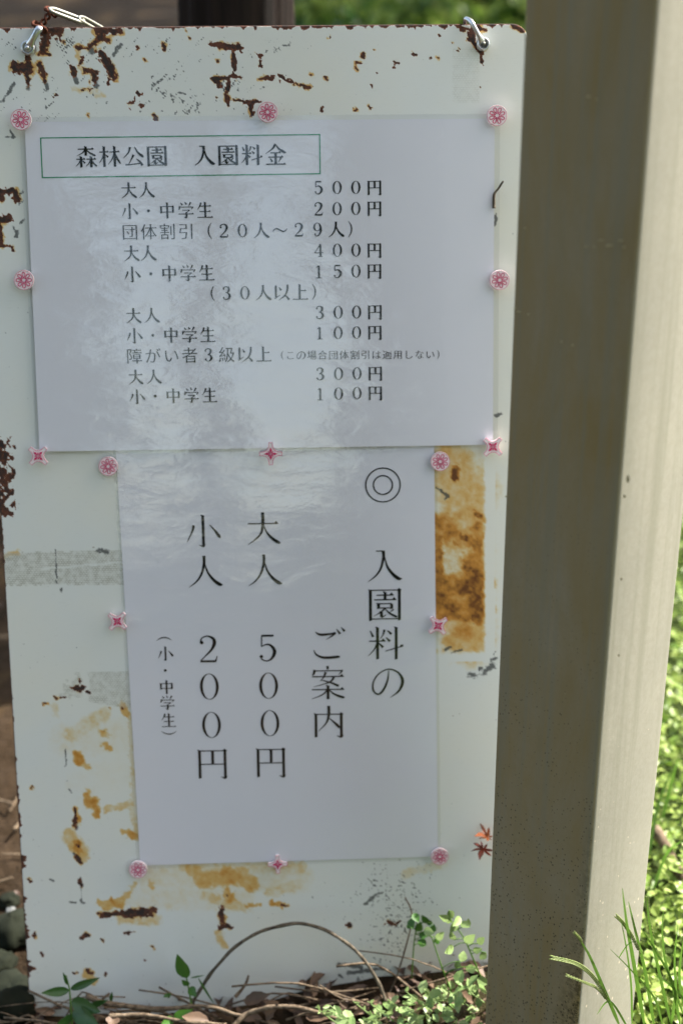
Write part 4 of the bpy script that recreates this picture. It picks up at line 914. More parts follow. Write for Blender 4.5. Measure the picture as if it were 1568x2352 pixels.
def row(s, x0, x1, y0, y1, sz):
    """characters evenly from (x0,y0) to (x1,y1) as centres; blanks skipped"""
    n = len(s); out = []
    for i, ch in enumerate(s):
        t = i / max(1, n - 1)
        if ch not in '　 ': out.append((ch, x0 + (x1 - x0) * t, y0 + (y1 - y0) * t, sz, False))
    return out


L1 = [
    row('森林公園　入園料金', 198, 633, 360, 355, 50),
    row('大人', 296, 337, 437, 436, 39) + row('５００円', 731, 860, 431, 430, 38),
    row('小・中学生', 298, 471, 485, 482, 39) + row('２００円', 731, 860, 480, 478, 38),
    row('団体割引（２０人～２９人）', 299, 815, 533, 526, 39),
    row('大人', 302, 341, 582, 581, 39) + row('４００円', 732, 860, 575, 574, 38),
    row('小・中学生', 304, 475, 630, 626, 39) + row('１５０円', 732, 860, 624, 622, 38),
    row('（３０人以上）', 478, 732, 674, 670, 39),
    row('大人', 307, 349, 725, 724, 38) + row('３００円', 734, 861, 718, 716, 38),
    row('小・中学生', 309, 478, 771, 768, 38) + row('１００円', 734, 861, 765, 763, 37),
    row('障がい者３級以上', 309, 606, 818, 813, 38),
    row('（この場合団体割引は適用しない）', 642, 1012, 816, 814, 22.5),
    row('大人', 312, 354, 866, 865, 37) + row('３００円', 735, 862, 859, 857, 37),
    row('小・中学生', 315, 482, 911, 907, 37) + row('１００円', 735, 862, 905, 902, 37),
]
c1 = [(59, 281), (1134, 273), (1130, 1020), (93, 1036)]
f1 = [(47, 270), (1146, 262), (1141, 1026), (86, 1043)]


def colm(L, sz):
    return [(ch, x, y, sz, False) for ch, x, y in L]


L2 = [
    colm([('◎', 879, 1114), ('入', 883, 1299), ('園', 884, 1388), ('料', 886, 1477), ('の', 889, 1566)], 84),
    colm([('ご', 754, 1478), ('案', 753, 1568), ('内', 755, 1657)], 82),
    colm([('大', 604, 1214), ('人', 608, 1309), ('５', 614, 1488), ('０', 617, 1575), ('０', 620, 1661), ('円', 623, 1749)], 83),
    colm([('小', 466, 1220), ('人', 471, 1312), ('２', 478, 1491), ('０', 481, 1577), ('０', 486, 1665), ('円', 489, 1752)], 83),
    [('（', 377, 1471 - 14, 38, True), ('小', 380, 1501, 37, False), ('・', 380, 1540, 36, False), ('中', 383, 1578, 36, False), ('学', 385, 1614, 36, False), ('生', 388, 1654, 36, False), ('）', 389, 1693, 37, True)],
]
c2 = [(266, 1022), (996, 1010), (1005, 1967), (323, 1987)]
f2 = [(259, 1020), (1002, 1008), (1011, 1973), (315, 1994)]
notice('laminated_notice', 'tall portrait notice with large upright lettering, tucked under the wide notice', c2, f2, L2, 0.0002)
notice('laminated_notice', 'wide landscape price notice with green-framed heading on upper sign board', c1, f1, L1, 0.0022, [(94, 317), (734, 309), (735, 399), (98, 408)])


# ------------------------------------------------------------------ magnets
def disc_magnet(px, py, r_px, rot, label, w):
    c = SL(px, py, w)
    r = (SL(px + r_px, py, w) - c).length
    root = empty('flower_magnet', SM @ Matrix.Translation(c) @ Matrix.Rotation(rot, 4, 'Z'))
    tag(root, label, 'magnet', 'round flower magnets holding the notices')
    n = 40
    b = MB()
    ring = lambda rr, z: [(rr * math.cos(2 * math.pi * i / n), rr * math.sin(2 * math.pi * i / n), z) for i in range(n)]
    prof = [(r, 0), (r, .0016), (r * .97, .0020), (r * .92, .0019)]
    for rr, z in prof: b.v += ring(rr, z)
    for k in range(len(prof) - 1):
        for i in range(n):
            j = (i + 1) % n
            b.f.append((k * n + i, k * n + j, (k + 1) * n + j, (k + 1) * n + i))
    b.f.append(tuple((len(prof) - 1) * n + i for i in range(n)))
    b.build('disc', M['magbase'], root, smooth=False)
    rim = MB()
    rim.tube([Vector((r * .965 * math.cos(2 * math.pi * i / n), r * .965 * math.sin(2 * math.pi * i / n), .0020)) for i in range(n + 1)], r * .026, 5, False)
    rim.build('rim', M['rim'], root)
    pt = MB()
    for k in range(8):
        a = 2 * math.pi * k / 8
        pts = []
        for t in np.linspace(0, 2 * math.pi, 19):
            # teardrop: narrow at the centre, round outside
            q = (1 - math.cos(t)) / 2
            x = r * (.17 + .62 * q); y = r * .185 * math.sin(t) * (q ** .75) * 1.15
            pts.append(Vector((x * math.cos(a) - y * math.sin(a), x * math.sin(a) + y * math.cos(a), .0020 + 1e-5 * k)))
        pt.tube(pts, r * .042, 5, False)
    pt.build('petals', M['pink'], root)
    return root


def star_magnet(px, py, r_px, rot, label, w):
    c = SL(px, py, w)
    r = (SL(px + r_px, py, w) - c).length
    root = empty('star_magnet', SM @ Matrix.Translation(c) @ Matrix.Rotation(rot, 4, 'Z'))
    tag(root, label, 'magnet', 'four-pointed magnets holding the notices')

    def outline(R0, wid, dip):
        P = []
        for k in range(4):
            a = math.pi / 2 * k
            tip = Vector((R0 * math.cos(a), R0 * math.sin(a))); t = Vector((-math.sin(a), math.cos(a)))
            P += [tip - t * wid, tip + t * wid]
            a2 = a + math.pi / 2
            tip2 = Vector((R0 * math.cos(a2), R0 * math.sin(a2))); t2 = Vector((-math.sin(a2), math.cos(a2)))
            p0 = tip + t * wid; p3 = tip2 - t2 * wid
            mid = Vector((math.cos(a + math.pi / 4), math.sin(a + math.pi / 4))) * dip
            for s in (.2, .4, .6, .8):
                P.append(p0 * (1 - s) ** 2 + (mid * 2 - (p0 + p3) / 2) * 2 * s * (1 - s) + p3 * s * s)
        return [(p.x, p.y) for p in P]
    b = MB(); o = outline(r, r * .16, r * .47)
    b.prism(o, 0, .0024)
    b.build('plate', M['magbase'], root, bevel=.0003)
    rim = MB()
    rim.tube([Vector((x * .985, y * .985, .0024)) for x, y in o + o[:2]], r * .03, 5, False)
    rim.build('rim', M['rim'], root)
    s = MB()
    for k in range(8):
        a = math.pi / 4 * k
        L = r * (.58 if k % 2 == 0 else .36)
        wd = r * (.12 if k % 2 == 0 else .07)
        P = [(r * .05, 0), (L * .62, wd), (L * .72, wd * .5), (L, 0), (L * .72, -wd * .5), (L * .62, -wd)]
        s.prism([(x * math.cos(a) - y * math.sin(a), x * math.sin(a) + y * math.cos(a)) for x, y in P], .0022, .0027 + k * 1e-5)
    s.build('starburst', M['deeppink'], root)
    return root


wA, wB = 0.0040, 0.0018
for a in [
    (50, 275, 23.5, .2, 'round pink flower magnet at top left corner of the wide notice', wA),
    (615, 258, 23, .1, 'round pink flower magnet in the middle of the top edge of the wide notice', wA),
    (1140, 266, 23, .35, 'round pink flower magnet at top right corner of the wide notice', wA),
    (57, 643, 22.5, .0, 'round pink flower magnet halfway down the left edge of the wide notice', wA),
    (1146, 643, 22.5, .25, 'round pink flower magnet halfway down the right edge of the wide notice, by the post', wA),
    (250, 1070, 22, .1, 'round pink flower magnet at top left corner of the tall notice', wB),
    (1010, 1059, 22, .4, 'round pink flower magnet at top right of the tall notice, over the orange stain', wB),
    (318, 1995, 20.5, .3, 'round pink flower magnet at bottom left corner of the tall notice', wB),
    (1009, 1965, 20, .1, 'round pink flower magnet at bottom right corner of the tall notice', wB)]:
    disc_magnet(*a)
for a in [
    (90, 1046, 26, math.pi / 4, 'four-pointed red star magnet at bottom left corner of the wide notice', wA),
    (622, 1041, 26, 0, 'diamond-turned red star magnet in the middle of the bottom edge of the wide notice', wA),
    (1130, 1025, 26, math.pi / 4 + .03, 'four-pointed red star magnet at bottom right corner of the wide notice', wA),
    (271, 1425, 25, math.pi / 4 + .05, 'four-pointed red star magnet on the left edge of the tall notice', wB),
    (1005, 1435, 25, math.pi / 4 - .12, 'four-pointed red star magnet on the right edge of the tall notice, over the orange stain', wB),
    (638, 1982, 22, .02, 'diamond-turned red star magnet in the middle of the bottom edge of the tall notice', wB)]:
    star_magnet(*a)


# ------------------------------------------------------------------ hanging hardware
def strap_path(P, widths, th, name, mat, parent):
    """flat strap following points, wide in the sheet plane"""
    b = MB()
    PP = smooth_path([Vector((*p, 0)) if len(p) == 2 else Vector(p) for p in P], 6)
    n = len(PP)
    ws = np.interp(np.linspace(0, 1, n), np.linspace(0, 1, len(widths)), widths)
    for i, p in enumerate(PP):
        t = (PP[min(i + 1, n - 1)] - PP[max(i - 1, 0)]).normalized()
        s = t.cross(Vector((0, 0, 1))).normalized(); u = s.cross(t).normalized()
        for k in range(10):
            a = 2 * math.pi * k / 10
            ca, sa = math.cos(a), math.sin(a)
            b.v.append(tuple(p + s * ws[i] * .5 * math.copysign(abs(ca) ** .6, ca) + u * th * .5 * math.copysign(abs(sa) ** .7, sa)))
    for i in range(n - 1):
        for k in range(10):
            a = i * 10 + k; c = i * 10 + (k + 1) % 10
            b.f.append((a, c, c + 10, a + 10))
    b.f.append(tuple(range(10))[::-1]); b.f.append(tuple((n - 1) * 10 + k for k in range(10)))
    return b.build(name, mat, parent, smooth=True)


def clevis(pr, ptop, label, over):
    """eyelet with a riveted head on the sheet and a shank that runs up over the top edge"""
    c = SL(*pr, .0045)
    root = empty('hanging_clip', SM @ Matrix.Translation(c))
    tag(root, label, 'hanging clip', 'clips at the upper corners of the sign board')
    k = (SL(pr[0] + 10, pr[1], .0045) - c).length / 10
    n = 28
    b = MB()
    prof = [(17, -.004), (17, .0002), (15.5, .0012), (13, .0016), (11.5, .0012), (9, .0010), (7.5, .0016), (6, .0014), (3, .0010)] if over == 0 else [(15, -.004), (15, .0005), (13.5, .0018), (11, .0018), (9.5, .0004), (7, -.001), (4, -.001), (2, -.001)]
    for rr, z in prof:
        b.v += [(rr * k * math.cos(2 * math.pi * i / n), rr * k * math.sin(2 * math.pi * i / n), z) for i in range(n)]
    for q in range(len(prof) - 1):
        for i in range(n):
            j = (i + 1) % n
            b.f.append((q * n + i, q * n + j, (q + 1) * n + j, (q + 1) * n + i))
    b.f.append(tuple((len(prof) - 1) * n + i for i in range(n)))
    hd = b.build('eyelet', M['steel'], root, smooth=True)
    rv = MB(); m_ = 12
    for rr, z in ((4.6, .0008), (4.6, .0022), (3.6, .0030), (1.5, .0033)):
        rv.v += [(rr * k * math.cos(2 * math.pi * i / m_), rr * k * math.sin(2 * math.pi * i / m_), z) for i in range(m_)]
    for q in range(3):
        for i in range(m_):
            j = (i + 1) % m_
            rv.f.append((q * m_ + i, q * m_ + j, (q + 1) * m_ + j, (q + 1) * m_ + i))
    rv.f.append(tuple(3 * m_ + i for i in range(m_)))
    rv.build('rivet', M['steel_dull'] if over else M['steel'], root, smooth=True)
    d = SL(*ptop, .006) - c
    if over == 0:
        pts = [d * .14, d * .38 + Vector((0, 0, .001)), d * .68 + Vector((0, 0, .0015)), d * .93 + Vector((0, 0, .001)), d * 1.0 + Vector((0, 0, -.001))]
        strap_path(pts, [22 * k, 15 * k, 14 * k, 17 * k, 12 * k], .0036, 'shank', M['steel'], root)
        # engraved ring of marks on the head
        mk = MB()
        for i in range(22):
            a = 2 * math.pi * i / 22
            if .9 < a < 1.5: continue
            x, y = 10.3 * k * math.cos(a), 10.3 * k * math.sin(a)
            mk.prism([(x - .0003, y - .0002), (x + .0003, y - .0003), (x + .0002, y + .0004)], .0010, .0016)
        mk.build('stamped_mark', M['steel_dull'], root)
    else:
        pts = [d * .1, d * .35 + Vector((0, 0, .001)), d * .7 + Vector((0, 0, .001)), d * .98 + Vector((0, 0, -.001)), d * 1.05 + Vector((-.002, .001, -.005)), d * .95 + Vector((-.003, 0, -.010))]
        strap_path(pts, [19 * k, 10 * k, 10 * k, 11 * k, 9 * k, 8 * k], .0034, 'shank', M['steel'], root)
    return root


clevis((65, 110), (93, 64), 'bright riveted steel clip at the left corner of the rusty sign board', 0)
clevis((1109, 101), (1080, 48), 'hooked steel clip at the right corner of the sign board, next to the post', 1)

# rusty wire knot
org = SW(105, 45, .004)
wr = MB()
P0 = SL(92, 62, .004); P1 = SL(118, 27, .001)
ax_ = (P1 - P0)
side = ax_.cross(Vector((0, 0, 1))).normalized()
o_ = SL(105, 45, .004)
for ph in (0, math.pi):
    pts = []
    for i in range(40):
        t = i / 39
        a = t * 9.0 + ph
        rr = .0014 + .0022 * (max(0, 1 - t * 6) + max(0, 1 - (1 - t) * 5))
        pts.append(P0 + ax_ * t + side * math.cos(a) * rr + Vector((0, 0, math.sin(a) * rr)) - o_)
    wr.tube(pts, .00085, 6)
for cc, R0 in ((P0, .0048), (P1, .0040)):
    wr.tube([cc + side * math.cos(t) * R0 + Vector((0, 0, 1)) * math.sin(t) * R0 * .6 + ax_.normalized() * .3 * R0 * math.sin(t * 2) - o_ for t in np.linspace(0, 6.6, 20)], .0010, 6)
w_ = wr.build('twisted_wire', M['rustwire'], None, smooth=True, M=SM @ Matrix.Translation(o_))
tag(w_, 'twisted rusty brown wire joining the left clip to the steel chain', 'wire')

# chain links behind the top edge
def link_obj(pa, pb, wa, wb, wid, rad, label, mat, open_=False):
    A = SL(*pa, wa); B_ = SL(*pb, wb)
    c = (A + B_) / 2
    d = (B_ - A); L = d.length / 2; d.normalize()
    s = d.cross(Vector((0, 0, 1))).normalized()
    s = (s * .35 + Vector((0, 0, 1)) * .94).normalized()
    pts = []
    for i in range(41):
        t = 2 * math.pi * i / 40
        cx_ = math.cos(t); sy = math.sin(t)
        x = (L - wid) * (1 if cx_ > 0 else -1) * min(1, abs(cx_) * 3) + wid * cx_
        pts.append(d * x + s * sy * wid)
    b = MB().tube(pts, rad, 8, False)
    o = b.build('chain_link', mat, None, smooth=True, M=SM @ Matrix.Translation(c))
    tag(o, label, 'chain link', 'steel links running behind the sign board')
    return o


link_obj((115, 21), (192, 50), .001, -.010, .0040, .0013, 'bright steel chain link held by the rusty wire above the left corner', M['steel_dull'])
link_obj((183, 40), (240, 72), -.008, -.026, .0046, .0011, 'dull steel chain link dropping behind the top edge of the sign board', M['steel_dull'])

# ------------------------------------------------------------------ square post
def post():
    # corner edge seen at (1508,0)-(1325,2352), left edge (1203,0)-(1110,2352), right edge near (1568,1050)-(1450,2100)
    def azdir(p, q):
        a = W3 @ ray(*p); b = W3 @ ray(*q)
        n = a.cross(b); d = Vector((n.y, -n.x, 0))       # horizontal direction in the plane through the edge
        d.normalize()
        return d if d.y > 0 else -d
    eL = azdir((1203, 0), (1110, 2352)); eC = azdir((1508, 0), (1325, 2352)); eR = azdir((1568, 1050), (1450, 2100))
    s = 0.070
    # place the front corner at horizontal distance rC, find yaw so the left edge matches
    best = None
    for rc in np.linspace(.55, .80, 101):
        Cn = eC * rc
        for yaw in np.linspace(-10, 60, 141):
            a = R_(yaw)
            f = Vector((-math.cos(a), math.sin(a), 0)) * s       # along the front face, to its left end
            g = Vector((math.sin(a), math.cos(a), 0)) * s        # along the right face, away
            pl = Cn + f; pr = Cn + g
            e = (math.atan2(pl.x, pl.y) - math.atan2(eL.x, eL.y)) ** 2 + (math.atan2(pr.x, pr.y) - math.atan2(eR.x, eR.y)) ** 2
            if best is None or e < best[0]: best = (e, rc, yaw, Cn, f, g)
    e, rc, yaw, Cn, f, g = best
    print('POST', e, rc, yaw, Cn, CAMZ)
    return Cn, f, g


Cn, pf, pg = post()
pc = Cn + (pf + pg) / 2
xa = -pf.normalized(); ya = pg.normalized()
PM = Matrix((xa, ya, Vector((0, 0, 1)))).transposed().to_4x4(); PM.translation = Vector((pc.x, pc.y, 0))
root = empty('square_post', PM)
tag(root, 'tall square metal post in faded beige paint standing before the sign board', 'post')
h = .035
rb = .003
prof = []
for sx, sy, a0 in ((1, -1, -90), (1, 1, 0), (-1, 1, 90), (-1, -1, 180)):
    for k in range(5):
        a = R_(a0 + 90 * k / 4)
        prof.append((sx * (h - rb) + rb * math.cos(a), sy * (h - rb) + rb * math.sin(a)))
b = MB(); nn = len(prof)
zs = [-.12, 0, .3, .8, 1.5, 2.1]
for z in zs: b.v += [(x, y, z) for x, y in prof]
for i in range(len(zs) - 1):
    for j in range(nn):
        k = (j + 1) % nn
        b.f.append((i * nn + j, i * nn + k, (i + 1) * nn + k, (i + 1) * nn + j))
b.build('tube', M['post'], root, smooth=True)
cp = MB(); cp.prism([(x * 1.03, y * 1.03) for x, y in prof], 2.1005, 2.112)
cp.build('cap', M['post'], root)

def on_front(px, py, lift=.0002):
    d = W3 @ ray(px, py)
    n_ = -ya; o = Vector((pc.x, pc.y, 0)) + n_ * (h + lift)
    tt = (o - CAM).dot(n_) / d.dot(n_)
    return PM.inverted() @ (CAM + d * tt)


random.seed(5)
for (px, py, w_px, h_px) in [(1345, 566, 9, 4), (1363, 567, 8, 4), (1378, 552, 22, 4), (1398, 564, 20, 6), (1425, 552, 16, 4), (1432, 568, 8, 6), (1182, 708, 9, 6), (1190, 716, 14, 5), (1212, 722, 6, 5), (1350, 222, 14, 6), (1368, 228, 8, 5), (1288, 785, 6, 5),
                             (1314, 793, 7, 6), (1205, 524, 7, 4), (1162, 1140, 8, 5), (1440, 1100, 9, 20), (1433, 1140, 8, 8), (1420, 1505, 5, 7), (1426, 1330, 5, 8)]:
    c = on_front(px, py); ux = (on_front(px + 10, py) - c) / 10; uy = (on_front(px, py + 10) - c) / 10
    pts = []
    for k in range(9):
        a = 2 * math.pi * k / 9; rr = random.uniform(.6, 1.1)
        q = ux * math.cos(a) * w_px * .5 * rr + uy * math.sin(a) * h_px * .5 * rr
        pts.append(q)
    V_ = [tuple(q) for q in pts] + [tuple(q * .8 + Vector((0, -.00015, 0))) for q in pts]
    b = MB(); b.v = V_
    b.f = [tuple(range(9, 18))] + [(i, (i + 1) % 9, 9 + (i + 1) % 9, 9 + i) for i in range(9)]
    b.build('paint_chip', M['chip'], root, M=Matrix.Translation(c))

# ------------------------------------------------------------------ dark trunk behind the sign
def tree_trunk():
    d = at_d(513, 30, 1.0)
    dirn = (d - CAM)
    p = CAM + dirn * 1.28
    r = 255 / 2 / FPX * 1.33 * 1.0
    root = empty('tree', Matrix.Translation((p.x, p.y, 0)))
    tag(root, 'slim dark ridged tree trunk rising right behind the sign board', 'tree')
    b = MB(); n = 72
    zz = np.linspace(-.05, 4.4, 150)
    for i, z in enumerate(zz):
        for j in range(n):
            a = 2 * math.pi * j / n
            rr = r * (1 - z * .07) + .10 * math.exp(-z * 5) * r
            q = Vector((math.cos(a) * 3, math.sin(a) * 3, z * 1.1))
            q2 = Vector((math.cos(a) * 9, math.sin(a) * 9, z * 3.0))
            rr += .0055 * mnoise.noise(q * 1.6) + .0045 * abs(mnoise.noise(q2))
            b.v.append((rr * math.cos(a) + .02 * math.sin(z), rr * math.sin(a), z))
    for i in range(len(zz) - 1):
        for j in range(n):
            k = (j + 1) % n
            b.f.append((i * n + j, i * n + k, (i + 1) * n + k, (i + 1) * n + j))
    b.build('trunk', M['log'], root, smooth=True)
    br = MB()
    for k in range(9):
        a = k * 2.4
        z0 = 2.7 + k * .19
        L = 1.2 - k * .07
        br.tube(smooth_path([(0, 0, z0), (L * .4 * math.cos(a), L * .4 * math.sin(a), z0 + .25), (L * math.cos(a), L * math.sin(a), z0 + .45)], 4), [.03 * (1 - i / 9) + .004 for i in range(9)], 6)
    br.build('limbs', M['bark'], root, smooth=True)
    f = MB()
    for i in range(2600):
        a = random.uniform(0, 6.28); rr = 1.45 * random.random() ** .5; z = random.uniform(2.9, 4.9)
        if mnoise.noise(Vector((rr * math.cos(a) * 1.6, rr * math.sin(a) * 1.6, z * 1.6))) < -.02: continue
        add_leaf(f, Vector((rr * math.cos(a), rr * math.sin(a), z)), random.uniform(.05, .09), .55)
    f.build('crown', M['forest'], root)
    return root


def add_leaf(b, p, L, wr_, n=4, droop=.15, tilt=1.2, nrm=None):
    """one small folded leaf of four triangles"""
    e = Euler((random.uniform(-tilt, tilt), random.uniform(-tilt, tilt), random.uniform(0, 6.28)))
    m = e.to_matrix()
    w = L * wr_ / 2
    pts = [(0, 0, 0), (L * .35, w, L * .05), (L * .75, w * .75, 0), (L, 0, -L * droop), (L * .75, -w * .75, 0), (L * .35, -w, L * .05), (L * .5, 0, -L * .06)]
    V_ = [p + m @ Vector(q) for q in pts]
    b.add(V_, [(0, 1, 6), (1, 2, 6), (2, 3, 6), (3, 4, 6), (4, 5, 6), (5, 0, 6)])


tree_trunk()

# ------------------------------------------------------------------ ground cover on the right
def cover():
    b = MB()
    cnt = 0
    while cnt < 70000:
        t = random.random()
        y = FOOT.y - .35 + 3.6 * t ** 1.8
        x = random.uniform(.16, .16 + .5 + (y - .3) * .42)
        if y < pc.y + .1 and x < pc.x + .02: continue
        n_ = mnoise.noise(Vector((x * 5, y * 5, 1)))
        if n_ < -.30: continue
        z = gz(x, y) + random.uniform(0, .022) + .02 * max(0, n_)
        add_leaf(b, Vector((x, y, z)), random.uniform(.0045, .0100) * (1 + .2 * max(0, y - 1)), .85, tilt=.75)
        cnt += 1
    o = b.build('ground_cover', M['cover'])
    tag(o, kind='stuff'); o['label'] = 'sunlit carpet of small round green leaves right of the post'; o['category'] = 'ground cover'


cover()


def litter():
    b = MB()
    for i in range(1500):
        if i % 3:
            x = random.uniform(-.45, .13); y = FOOT.y + random.uniform(-.20, .03)
        else:
            y = FOOT.y + random.uniform(.03, 1.8); x = random.uniform(-1.0, .15)
        z = gz(x, y) + random.uniform(0, .008)
        L = random.uniform(.006, .020)
        a_ = random.uniform(0, 6.28)
        nrm = Vector((random.uniform(-.9, .9), random.uniform(-.9, .9), 1)).normalized()
        lf = leaf_mb(Vector((0, 0, 0)), Vector((math.cos(a_) * L, math.sin(a_) * L, random.uniform(-.3, .5) * L)), L * random.uniform(.3, .6), nrm, random.uniform(.2, .8), random.uniform(-.5, .5))
        b.add([Vector(v) + Vector((x, y, z)) for v in lf.v], lf.f)
    o = b.build('leaf_litter', M['litter'], smooth=True)
    tag(o, 'brown dead leaves and bark scraps strewn round the foot of the sign board', 'leaf litter', kind='stuff')
    b = MB()
    for i in range(270):
        x = random.uniform(-.40, .12); y = FOOT.y + random.uniform(-.16, -.005)
        a_ = random.gauss(0, .5) + (math.pi if random.random() < .5 else 0)
        L = random.uniform(.02, .10)
        p = Vector((x, y, gz(x, y) + random.uniform(.002, .012)))
        q = p + Vector((math.cos(a_) * L, math.sin(a_) * L * .5, random.uniform(-.004, .02)))
        m_ = (p + q) / 2 + Vector((0, random.uniform(-.01, .01), random.uniform(0, .012)))
        b.tube(smooth_path([p, m_, q], 3), random.uniform(.0003, .0010), 5)
    o = b.build('stem_debris', M['twig'], smooth=True)
    tag(o, 'tangle of thin dry stems lying along the foot of the sign board', 'stem debris', kind='stuff')
    b = MB()
    for i in range(1500):
        a = random.uniform(0, 6.28)
        x = random.uniform(-1.6, .25); y = FOOT.y + random.uniform(.1, 3.6)
        L = random.uniform(.01, .06)
        p = Vector((x, y, gz(x, y) + .004))
        b.tube([p, p + Vector((math.cos(a) * L, math.sin(a) * L, random.uniform(0, .008)))], random.uniform(.0006, .0018), 4)
    o = b.build('twig_debris', M['twig'])
    tag(o, 'scraps of dry twig scattered over the soil behind the sign', 'twig debris', kind='stuff')



# ------------------------------------------------------------------ stones
def rock(p, s, seed, mat, name, label, cat, group):
    b = MB(); n, mm = 16, 24
    for i in range(n + 1):
        th = math.pi * i / n
        for j in range(mm):
            ph = 2 * math.pi * j / mm
            d = Vector((math.sin(th) * math.cos(ph), math.sin(th) * math.sin(ph), math.cos(th)))
            k = 1 + .35 * mnoise.noise(d * 1.7 + Vector((seed, 0, 0))) + .1 * mnoise.noise(d * 5 + Vector((seed, 3, 0)))
            b.v.append((d.x * s[0] * k, d.y * s[1] * k, d.z * s[2] * k))
    for i in range(n):
        for j in range(mm):
            k = (j + 1) % mm
            b.f.append((i * mm + j, (i + 1) * mm + j, (i + 1) * mm + k, i * mm + k))
    o = b.build(name, mat, None, smooth=True, M=Matrix.Translation((p.x, p.y, gz(p.x, p.y) + s[2] * .35)))
    tag(o, label, cat, group)


for (px, py, s, sd, lb) in [
    (30, 2125, (.019, .017, .013), 1, 'grey green mossy stone touching the left edge of the sign board'),
    (28, 2275, (.021, .020, .014), 5, 'dark grey stone at the lower left corner below the mossy stone'),
    (-2, 2190, (.012, .012, .009), 9, 'small brown stone wedged between the two larger stones at left'),
    (20, 2050, (.009, .008, .006), 14, 'smallest stone, above the mossy stone at the left edge'),
]:
    q = at_z(px, py, .01)
    rock(q, s, sd, M['stone'], 'stone', lb, 'stone', 'stones left of the sign board')
q = at_z(15, 2020, .035)
rock(q, (.005, .005, .004), 3, M['white'], 'pebble', 'small white pebble shining on the soil at the far left', 'pebble', None)


# ------------------------------------------------------------------ vines and twigs at the foot
def stick(name, P, r, mat, label, cat, group=None, tap=.5):
    Q = smooth_path(P, 8)
    o_ = Q[0].copy()
    n = len(Q)
    Q = [q - o_ + Vector((mnoise.noise(q * 60), mnoise.noise(q * 60 + Vector((5, 0, 0))), mnoise.noise(q * 60 + Vector((0, 5, 0))))) * r * .5 for q in Q]
    b = MB().tube(Q, [r * (1 - (1 - tap) * i / n) * (1 + .25 * mnoise.noise(q * 150)) for i, q in enumerate(Q)], 8)
    ob = b.build(name, mat, None, smooth=True, M=Matrix.Translation(o_))
    tag(ob, label, cat, group)
    return ob


arc = [(428, 2345, .014), (450, 2290, .018), (492, 2225, .020), (560, 2160, .020), (640, 2128, .018), (705, 2124, .018), (770, 2148, .022), (830, 2198, .026), (865, 2250, .030), (886, 2300, .034)]
stick('dry_vine', [SW(*p) for p in arc], .0013, M['vine'], 'thin dry vine arching in a half circle against the foot of the sign', 'vine', None, .95)
for i, (P, r, lb) in enumerate([
    ([(200, 2288, .02), (260, 2306, .028), (360, 2318, .03), (470, 2312, .035), (560, 2335, .045)], .0030, 'pale brown stick along the sign foot, running from the left sprig'),
    ([(520, 2370, .05), (570, 2328, .045), (640, 2312, .05), (720, 2322, .055), (800, 2345, .06)], .0028, 'bent brown stick low in the middle under the vine arch'),
    ([(250, 2335, .05), (330, 2330, .05), (420, 2345, .055), (520, 2352, .055)], .0022, 'dark thin stick lying under the pale brown stick'),
    ([(820, 2312, .03), (870, 2296, .025), (900, 2270, .015), (945, 2120, .010), (930, 2060, .006)], .0012, 'slender upright dead stem against the sign left of the bright leaves'),
    ([(1030, 2352, .06), (1070, 2310, .05), (1100, 2270, .04)], .0032, 'reddish stick leaning toward the post at the sign foot'),
    ([(780, 2330, .035), (860, 2300, .02), (960, 2270, .012), (1030, 2262, .010)], .0022, 'straight brown stick lying toward the right under the bright leaves'),
    ([(540, 2290, .02), (562, 2262, .016), (570, 2240, .014)], .0018, 'short broken stub standing inside the vine arch'),
    ([(10, 2352, -.08), (60, 2200, -.10), (70, 2130, -.12)], .004, 'brown root leaning beside the left edge of the sign board'),
]):
    stick('dry_stick', [SW(*p) for p in P], r * .75, M['twig'], lb, 'stick', 'dry sticks at the foot of the sign')
q0 = at_z(1500, 1900, .05); q1 = at_z(1560, 2010, .03); q2 = at_z(1610, 2110, .02)
stick('fallen_twig', [q0, q1, q2], .0045, M['twig'], 'pale fallen twig lying on the green leaves at right', 'twig', None, .9)


# ------------------------------------------------------------------ leafy sprigs
def leaf_mb(base, tip, wid, nrm, fold=.25, curl=.15, serr=0):
    """leaf from base to tip, width wid, facing nrm"""
    b = MB(); d = tip - base; L = d.length; d.normalize()
    s = d.cross(nrm).normalized(); n_ = s.cross(d).normalized()
    N = 9
    prof = lambda t: (math.sin(math.pi * min(1, t ** .8)) ** .85) * (1 - .15 * t)
    for i in range(N + 1):
        t = i / N
        w = wid / 2 * max(.02, prof(t))
        c = base + d * L * t - n_ * curl * L * t * t
        for k in (-1, -.5, 0, .5, 1):
            b.v.append(tuple(c + s * w * k + n_ * (abs(k) * w * fold * (1 + .3 * math.sin(t * 21)))))
    for i in range(N):
        for k in range(4):
            a = i * 5 + k
            b.f.append((a, a + 1, a + 6, a + 5))
    return b


litter()


